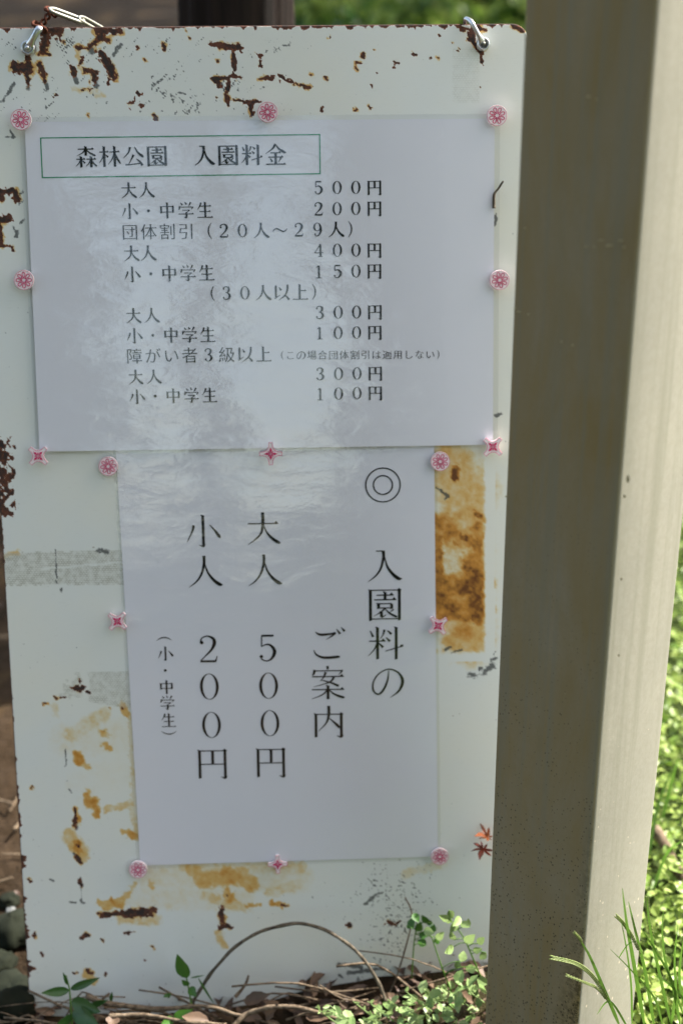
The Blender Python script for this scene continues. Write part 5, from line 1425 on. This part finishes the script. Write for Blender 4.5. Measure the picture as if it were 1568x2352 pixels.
def sprig(name, stem, leaves, mat, label, cat='plant', group=None, sr=.0009, smat='grass', pet=False):
    """stem: list (px,py,w); leaves: (bx,by,tx,ty,w0,w1,width_px)"""
    P = [SW(*p) for p in stem]
    o_ = P[0].copy()
    root = empty(name, Matrix.Translation(o_))
    tag(root, label, cat, group)
    Q = [p - o_ for p in smooth_path(P, 6)]
    sb = MB().tube(Q, [sr * (1 - .5 * i / len(Q)) for i in range(len(Q))], 6)
    if pet:
        for (bx, by, tx, ty, w0, w1, wd) in leaves:
            A = SW(bx, by, w0) - o_
            near = min(Q[:-1], key=lambda q: (q - A).length + max(0, q.z - A.z) * 1.5)
            if (near - A).length > .001:
                sb.tube(smooth_path([near, (near + A) / 2 + Vector((0, 0, .15 * (A - near).length)), A], 3), sr * .5, 5)
    sb.build('stem', M[smat], root, smooth=True)
    for (bx, by, tx, ty, w0, w1, wd) in leaves:
        A = SW(bx, by, w0) - o_; T_ = SW(tx, ty, w1) - o_
        wid = wd * (SL(bx + 10, by, w0) - SL(bx, by, w0)).length / 10
        nr = (ez + Vector((random.uniform(-.4, .4), random.uniform(-.2, .2), random.uniform(.2, .7)))).normalized()
        lb = leaf_mb(A, T_, wid, nr, random.uniform(.15, .35), random.uniform(-.05, .2))
        lb.build('leaf', M[mat], root, smooth=True)
    return root


sprig('seedling', [(166, 2352, .03), (163, 2310, .028), (160, 2272, .026), (152, 2240, .026)],
      [(160, 2275, 94, 2280, .026, .036, 24), (162, 2272, 226, 2248, .026, .034, 20), (156, 2262, 146, 2235, .026, .03, 9), (164, 2300, 226, 2325, .028, .045, 40), (168, 2322, 225, 2352, .03, .05, 42), (168, 2335, 135, 2352, .03, .045, 26), (190, 2345, 235, 2375, .035, .055, 40), (205, 2312, 250, 2296, .03, .036, 15), (255, 2300, 258, 2278, .03, .032, 9)],
      'dleaf', 'low dark green seedling with broad pointed leaves at the left foot of the sign', 'seedling')
sprig('seedling', [(438, 2340, .03), (440, 2310, .028), (432, 2262, .026), (428, 2245, .026)],
      [(430, 2246, 406, 2196, .026, .030, 34), (434, 2262, 418, 2252, .026, .03, 16), (436, 2268, 450, 2288, .026, .034, 22), (438, 2246, 470, 2240, .026, .028, 4), (455, 2245, 492, 2310, .024, .026, 6), (400, 2338, 435, 2322, .04, .05, 24), (400, 2340, 370, 2352, .04, .05, 22), (384, 2290, 392, 2282, .028, .03, 12), (386, 2284, 376, 2290, .028, .03, 10)],
      'leaf', 'small seedling with one upright green leaf where the vine arch starts', 'seedling')


def roundleaf_plant(stem, spots, mat, label, w, rsz, smat='grass'):
    lv = []
    for (x, y, s) in spots:
        a = random.uniform(0, 6.28)
        lv.append((x - math.cos(a) * s / 2, y - math.sin(a) * s / 2, x + math.cos(a) * s / 2, y + math.sin(a) * s / 2, w, w + random.uniform(-.004, .010), s * .85))
    return sprig('weed', stem, lv, mat, label, 'weed', 'weeds at the right foot of the sign', .0007, smat, True)


random.seed(21)
roundleaf_plant([(935, 2310, .012), (945, 2240, .012), (950, 2170, .013), (958, 2110, .015)],
                [(955, 2108, 24), (975, 2112, 20), (945, 2122, 24), (962, 2128, 24), (985, 2120, 16), (972, 2148, 22), (968, 2165, 24), (994, 2132, 20), (1003, 2162, 18), (940, 2128, 14)], 'leaf',
                'shaded weed sprig with dark green rounded leaves high on the sign foot', .014, 1)
roundleaf_plant([(1110, 2260, .045), (1085, 2200, .048), (1062, 2150, .050), (1030, 2110, .052)],
                [(1020, 2108, 22), (1035, 2100, 22), (1050, 2116, 24), (1042, 2130, 26), (1030, 2116, 18), (1068, 2124, 22), (1074, 2120, 18), (1038, 2150, 20), (1078, 2156, 28), (1030, 2182, 26), (1096, 2182, 20), (1104, 2160, 22), (1108, 2196, 22)], 'young',
                'sunlit weed sprig with pale green leaves close beside the post', .052, 1)
roundleaf_plant([(1040, 2290, .046), (1010, 2210, .046), (990, 2150, .046)],
                [(985, 2140, 26), (1010, 2150, 22), (1062, 2196, 26), (1080, 2225, 26), (1050, 2215, 20)], 'young',
                'short pale leaved weed between the dark sprig and the bright sprig', .046, 1)
random.seed(33)
# bright low chickweed in the sun
b = MB()
for i in range(250):
    t = random.random()
    px = 760 + 345 * t ** .7
    py = random.uniform(2352 - 120 * ((px - 700) / 400) ** 1.3, 2362)
    if mnoise.noise(Vector((px / 30, py / 20, 4))) < -.05: continue
    w = random.uniform(.03, .085)
    p = SW(px, py, w)
    add_leaf(b, p, random.uniform(.005, .011), .8, tilt=.9)
o = b.build('chickweed', M['young'])
tag(o, 'mass of tiny sunlit pale leaves below the weeds at right of the sign foot', 'chickweed', kind='stuff')
for i in range(9):
    px = 720 + i * 42 + random.uniform(-8, 8); py = 2318 - (i * 7) + random.uniform(-6, 6)
    w = .050 + random.uniform(0, .02)
    st = [(px + 60, py + 46, w), (px + 30, py + 24, w + .003), (px, py, w + .006)]
    lv = []
    for k in range(5):
        a = random.uniform(0, 6.28); s = random.uniform(12, 20); t = random.uniform(0, .8)
        bx = px + 60 * t; by = py + 46 * t
        lv.append((bx, by, bx + math.cos(a) * s, by + math.sin(a) * s * .7, w + .004, w + .008, s * .5))
    sprig('chickweed_stem', st, lv, 'young', ['leftmost chickweed stem reaching out to the left in the sun', 'second chickweed stem from the left at the sign foot', 'third chickweed stem from the left, low before the white panel',
          'fourth chickweed stem from the left at the sign foot', 'middle one of the nine pale chickweed stems', 'fourth chickweed stem counted from the post', 'third chickweed stem counted from the post', 'second chickweed stem counted from the post', 'chickweed stem nearest to the post'][i], 'chickweed', 'chickweed stems at the sign foot', .0006, 'young')

# individually visible dead leaves
for i, (px, py, w, s, lb) in enumerate([
    (610, 2335, .04, 90, 'broad brown dead leaf under the bent stick'), (480, 2345, .045, 70, 'curled pale dead leaf at the bottom left of the vine arch'), (700, 2330, .035, 80, 'brown dead leaf inside the right half of the vine arch'),
    (260, 2335, .05, 70, 'pale grey dead leaf beside the left seedling'), (900, 2330, .045, 60, 'rust brown dead leaf among the chickweed'), (1040, 2240, .03, 60, 'dark curled dead leaf below the bright sprig'),
    (1000, 2300, .05, 60, 'reddish dead leaf half covered by chickweed'), (560, 2300, .02, 70, 'dark dead leaf leaning on the sign inside the arch'), (1085, 2300, .05, 55, 'crimson brown dead leaf next to the post foot')]):
    a = random.uniform(0, 6.28)
    A = SW(px, py, w); o_ = A
    T_ = SW(px + s * math.cos(a), py + s * .4 * math.sin(a), w + .008) - o_
    k = (SL(px + 10, py, w) - SL(px, py, w)).length / 10
    lb_ = leaf_mb(Vector((0, 0, 0)), T_, s * .5 * k, Vector((random.uniform(-.3, .3), -.4, .9)).normalized(), .5, -.25)
    o = lb_.build('dead_leaf', M['litter'], None, smooth=True, M=Matrix.Translation(o_))
    tag(o, lb, 'dead leaf', 'single dead leaves at the sign foot')


# ------------------------------------------------------------------ maple leaves peeping out behind the post
def maple(cx_, cy_, w, R0, rot, mat, label):
    c = SW(cx_, cy_, w)
    b = MB()
    k = (SL(cx_ + 10, cy_, w) - SL(cx_, cy_, w)).length / 10
    P = [(0, 0)]
    lobes = [(-150, .45), (-100, .7), (-50, .95), (0, 1.15), (50, .95), (100, .7), (150, .45)]
    pts = []
    for i, (a, L) in enumerate(lobes):
        aa = R_(a) + rot
        pts.append((math.cos(aa - .34) * L * .45, math.sin(aa - .34) * L * .45))
        pts.append((math.cos(aa - .19) * L * .70, math.sin(aa - .19) * L * .70))
        pts.append((math.cos(aa) * L, math.sin(aa) * L))
        pts.append((math.cos(aa + .19) * L * .70, math.sin(aa + .19) * L * .70))
        pts.append((math.cos(aa + .34) * L * .45, math.sin(aa + .34) * L * .45))
        if i < 6:
            am = R_((a + lobes[i + 1][0]) / 2) + rot
            pts.append((math.cos(am) * .22, math.sin(am) * .22))
    V_ = [(0, 0, .002)] + [(x * R0 * k, y * R0 * k, .003 * math.sin(3 * x) + .003 * math.cos(4 * y)) for x, y in pts]
    F = [(0, i, i + 1) for i in range(1, len(pts))]
    b.add(V_, F)
    o = b.build('maple_leaf', M[mat], None, M=SM @ Matrix.Translation(SL(cx_, cy_, w)))
    tag(o, label, 'maple leaf', 'maple leaves caught behind the post')


maple(1118, 1918, .006, 27, R_(175), 'maple', 'orange red maple leaf caught between the sign board and the post')
maple(1108, 1945, .010, 33, R_(-100), 'mapledark', 'dark red maple leaf hanging below the orange red one by the post')

# dry stalk stuck at the right edge of the notice
stick('grass_stalk', [SW(1134, 478, .004), SW(1135, 446, .004), SW(1144, 432, .004), SW(1155, 415, .004)], .0011, M['vine'], 'short dry brown stalk stuck beside the right edge of the wide notice', 'dry stalk')


# ------------------------------------------------------------------ grass in front of the post
def blade(P, w, root, o_, mat='grass', nm='blade'):
    Q = smooth_path([p - o_ for p in P], 6)
    b = MB(); n = len(Q)
    view = (CAM - P[0]).normalized()
    for i, q in enumerate(Q):
        t = (Q[min(i + 1, n - 1)] - Q[max(i - 1, 0)]).normalized()
        s = t.cross(view).normalized()
        ww = w / 2 * (1 - (i / (n - 1)) ** 2.2 * .9) * min(1, .5 + i / 4)
        b.v += [tuple(q - s * ww), tuple(q + view * ww * -.35), tuple(q + s * ww)]
    for i in range(n - 1):
        a = i * 3
        b.f += [(a, a + 1, a + 4, a + 3), (a + 1, a + 2, a + 5, a + 4)]
    return b.build(nm, M[mat], root, smooth=True)


def spike(P, w, root, o_):
    """seed head: small grains either side of a stalk"""
    Q = smooth_path([p - o_ for p in P], 8)
    b = MB(); b.tube(Q, .0004, 5)
    n = len(Q)
    for i in range(2, n - 1):
        t = (Q[i + 1] - Q[i]).normalized()
        s = t.cross((CAM - P[0]).normalized()).normalized()
        for sg in (-1, 1):
            a = Q[i]; e = Q[i] + t * w * 2.2 + s * sg * w * .6
            b.tube([a, (a + e) / 2 + s * sg * w * .25, e], [.0001, w * .32, .0001], 5)
    return b.build('spike', M['seed'], root, smooth=True)


def tuft(bases, name, label, group):
    o_ = bases[0][0].copy()
    root = empty(name, Matrix.Translation(o_))
    tag(root, label, 'grass', group)
    for kind, (P, w) in zip([k for k, _ in bases[1]], [p for _, p in bases[1]]):
        if kind == 'b': blade(P, w, root, o_)
        else: spike(P, w, root, o_)


def D(px, py, d): return at_d(px, py, d * .935)


g1 = [('s', ([D(1395, 2300, 0.921), D(1375, 2262, 0.904), D(1350, 2232, 0.891), D(1318, 2212, 0.882), D(1268, 2200, 0.876)], .0016)),
      ('s', ([D(1395, 2300, 0.921), D(1370, 2270, 0.908), D(1345, 2258, 0.902), D(1300, 2240, 0.894)], .0011)),
      ('b', ([D(1420, 2352, 0.945), D(1385, 2270, 0.908), D(1350, 2190, 0.872), D(1320, 2145, 0.851)], .0022)),
      ('s', ([D(1335, 2166, 0.861), D(1330, 2155, 0.856), D(1318, 2142, 0.850)], .001)),
      ('b', ([D(1440, 2360, 0.949), D(1400, 2300, 0.921), D(1370, 2330, 0.935)], .0014))]
tuft(([g1[0][1][0][0]], g1), 'grass_tuft', 'slender grass with seed spikes crossing in front of the post foot', 'grass tufts beside the post')
g2 = []
for (P, w) in [([(1478, 2352), (1452, 2200), (1438, 2120), (1428, 2040)], .0034), ([(1500, 2352), (1480, 2230), (1456, 2130), (1442, 2070)], .0030), ([(1540, 2352), (1505, 2200), (1490, 2120), (1484, 2060)], .0026), ([(1560, 2352), (1540, 2250), (1508, 2190), (1470, 2130)], .0026),
               ([(1568, 2330), (1530, 2220), (1520, 2150), (1522, 2090)], .0022), ([(1450, 2352), (1448, 2260), (1436, 2170), (1424, 2110)], .0018), ([(1540, 2352), (1550, 2280), (1548, 2200), (1556, 2120)], .0024), ([(1580, 2352), (1560, 2260), (1562, 2200), (1568, 2160)], .0026), ([(1520, 2352), (1500, 2290), (1450, 2230), (1400, 2180)], .0018), ([(1420, 2200), (1440, 2170), (1460, 2160)], .001), ([(1600, 2352), (1575, 2300), (1535, 2260), (1500, 2240)], .003)]:
    g2.append(('b', ([D(x, y, .965 - .095 * (2352 - y) / 250) for i, (x, y) in enumerate(P)], w * .72)))
g2.append(('s', ([D(1470, 2190, .90), D(1450, 2150, .89), D(1430, 2120, .88), D(1415, 2105, .875)], .0014)))
g2.append(('s', ([D(1500, 2160, .90), D(1488, 2110, .885), D(1484, 2060, .87)], .0015)))
tuft(([g2[0][1][0][0]], g2), 'grass_tuft', 'dense upright green grass tuft right of the post at the lower right', 'grass tufts beside the post')
g3 = []
for (P, w) in [([(1520, 1880), (1540, 1800), (1556, 1740)], .0020), ([(1490, 1960), (1510, 1850), (1545, 1760)], .0018), ([(1500, 2040), (1530, 1960), (1568, 1930)], .0016), ([(1475, 1760), (1500, 1690), (1540, 1640)], .0016)]:
    g3.append(('b', ([at_z(x, y, .04 + .03 * i) for i, (x, y) in enumerate(P)], w * 1.5)))
tuft(([g3[0][1][0][0]], g3), 'grass_tuft', 'loose blades of grass farther back in the leaf carpet at right', 'grass tufts beside the post')


random.seed(44)
b = MB()
for i in range(420):
    y = FOOT.y - .1 + 1.9 * random.random() ** 1.3
    x = random.uniform(.24, .5 + .5 * y)
    if y < pc.y + .12: continue
    z = gz(x, y); L = random.uniform(.03, .10); a = random.uniform(0, 6.28)
    d = Vector((math.cos(a) * .7, math.sin(a) * .5, 1)).normalized()
    P = [Vector((x, y, z)), Vector((x, y, z)) + d * L * .5, Vector((x, y, z)) + d * L * .85 + Vector((math.cos(a), math.sin(a), -.3)) * L * .35]
    b.tube(smooth_path(P, 3), [random.uniform(.0006, .0011)] * 3 + [.0007, .0006, .0004, .0002], 4)
o = b.build('grass_blades', M['grass'], smooth=True)
tag(o, 'thin grass blades poking up through the leaf carpet at right', 'grass', kind='stuff')

# ------------------------------------------------------------------ vegetation farther behind
def bush(cx_, cy_, R0, h_, n, mat, label, seed, leafL=.05, name='bush'):
    random.seed(seed)
    root = empty(name, Matrix.Translation((cx_, cy_, 0)))
    tag(root, label, 'bush', 'bushes behind the sign')
    st = MB()
    for k in range(7):
        a = random.uniform(0, 6.28)
        st.tube(smooth_path([(0, 0, -.02), (R0 * .3 * math.cos(a), R0 * .3 * math.sin(a), h_ * .5), (R0 * .7 * math.cos(a), R0 * .7 * math.sin(a), h_ * .85)], 4), .008, 5)
    st.build('stems', M['bark'], root)
    b = MB()
    for i in range(n):
        d = Vector((random.gauss(0, 1), random.gauss(0, 1), random.gauss(0, 1))).normalized() * random.random() ** .4
        p = Vector((d.x * R0, d.y * R0, h_ * .5 + d.z * h_ * .5))
        if mnoise.noise(p * 3.5 + Vector((seed, 0, 0))) < -.1 or p.z < .02: continue
        add_leaf(b, p, leafL * random.uniform(.6, 1.3), .5)
    b.build('foliage', M[mat], root)


def P2(px, py): return at_z(px, py, 0)


for i, (px, py, R0, h_, n, mt, lb) in enumerate([
    (760, 40, .55, .7, 2600, 'leaf', 'green bush in the distance just right of the dark trunk'),
    (920, 50, .6, .75, 2800, 'cover', 'sunlit green bush in the distance above the middle of the sign'),
    (1090, 30, .6, .8, 2800, 'leaf', 'green bush in the distance above the right clip'),
    (1260, 20, .7, .8, 2600, 'leaf', 'green bush in the distance hidden largely by the post')]):
    q = P2(px, py)
    q = CAM.lerp(q, .72); bush(q.x, q.y, R0 * .8, h_ * .62, n, mt, lb, 50 + i, .06)
q = P2(1600, 1130)
bush(q.x + .30, q.y + .15, .32, .42, 2600, 'dleaf', 'dark leafy bush right of the post at the edge of the picture', 71, .035)

# ------------------------------------------------------------------ woods behind the photographer (seen mirrored in the laminate)
random.seed(91)


def wood_tree(x, y, r, h_, seed, label, low=2.2):
    root = empty('cedar_tree', Matrix.Translation((x, y, 0)))
    tag(root, label, 'tree', 'cedars behind the camera')
    b = MB()
    P = [(mnoise.noise(Vector((seed, z, 0))) * .15, 0, z) for z in np.linspace(-.1, h_, 14)]
    b.tube(P, [r * (1 - .75 * i / 13) for i in range(14)], 14)
    b.build('trunk', M['bark'], root, smooth=True)
    f = MB()
    for i in range(1500 if low > 4.5 else 3600):
        z = low + (h_ - low) * random.random() ** 1.1
        rr = (1.6 * (1 - (z - low) / (h_ - low + .5)) + .25) * random.random() ** .5
        a = random.uniform(0, 6.28)
        add_leaf(f, Vector((rr * math.cos(a), rr * math.sin(a), z - rr * .25)), random.uniform(.14, .30), .5)
    f.build('crown', M['forest'], root)


FY = 0.0
specs = [(-3.6, -7.5, .16, 8), (-2.3, -7.0, .15, 9), (-1.66, -8.0, .15, 9), (-.77, -8.2, .10, 9), (.50, -8.3, .14, 9.5), (1.15, -7.2, .13, 8.5), (1.75, -8.0, .15, 8), (2.6, -7.2, .17, 9), (3.6, -8, .15, 9)]
names = ['far left', 'left', 'third from left', 'slim middle-left', 'thick middle', 'middle-right', 'third from right', 'right', 'far right']
for i, (x, y, r, h_) in enumerate(specs):
    wood_tree(x, y, r, h_, i, names[i] + ' tall cedar in the row mirrored faintly in the laminate', 5.0 if 2 <= i <= 4 else 2.9 + .5 * (i % 3))
b = MB()
for i in range(15000):
    x = random.uniform(-6, 6); y = random.uniform(-9.6, -8.6); z = 4.2 * random.random()
    # gaps of daylight between the trunks
    if -1.42 < x < -.86 or -.66 < x < .38:
        if z > .75 + .5 * mnoise.noise(Vector((x * 3, 0, 5))): continue
    if mnoise.noise(Vector((x * 1.5, z * 1.5, 2))) > .30 and z > 1: continue
    add_leaf(b, Vector((x, y, z)), random.uniform(.16, .30), .6)
o = b.build('undergrowth', M['forest'])
tag(o, 'dark leafy undergrowth between the cedars, mirrored in the laminate', 'undergrowth', kind='stuff')


def canopy_tree(x, y, z0, R0, n, seed, label):
    random.seed(seed)
    root = empty('shade_tree', Matrix.Translation((x, y, 0)))
    tag(root, label, 'tree', 'shade trees beyond the sign, out of the picture')
    b = MB()
    b.tube([(0.05 * math.sin(z), 0, z) for z in np.linspace(-.1, z0 + R0, 12)], [.10 * (1 - .06 * i) for i in range(12)], 12)
    b.build('trunk', M['bark'], root, smooth=True)
    f = MB()
    for i in range(n):
        d = Vector((random.gauss(0, 1), random.gauss(0, 1), random.gauss(0, .6))).normalized() * random.random() ** .4 * R0
        if mnoise.noise(d * 1.7 + Vector((seed, 0, 0))) < -.12: continue
        add_leaf(f, d + Vector((0, 0, z0 + .4 * R0)), random.uniform(.11, .20), .6)
    f.build('crown', M['forest'], root)


canopy_tree(2.15, 3.6, 3.4, 1.0, 2600, 5, 'young broadleaf shade tree standing to the right beyond the picture')
canopy_tree(2.6, 5.6, 3.6, 1.5, 4600, 6, 'broadleaf shade tree farther back to the right beyond the picture')
canopy_tree(2.4, 8.4, 3.6, 1.9, 6500, 8, 'large broadleaf shade tree farthest back to the right beyond the picture')

canopy_tree(-2.1, -1.7, 1.3, 1.15, 5200, 12, 'dense unseen bushy tree added left of the camera to shade the front of the post')  # added out of view to keep skylight off the post's front face
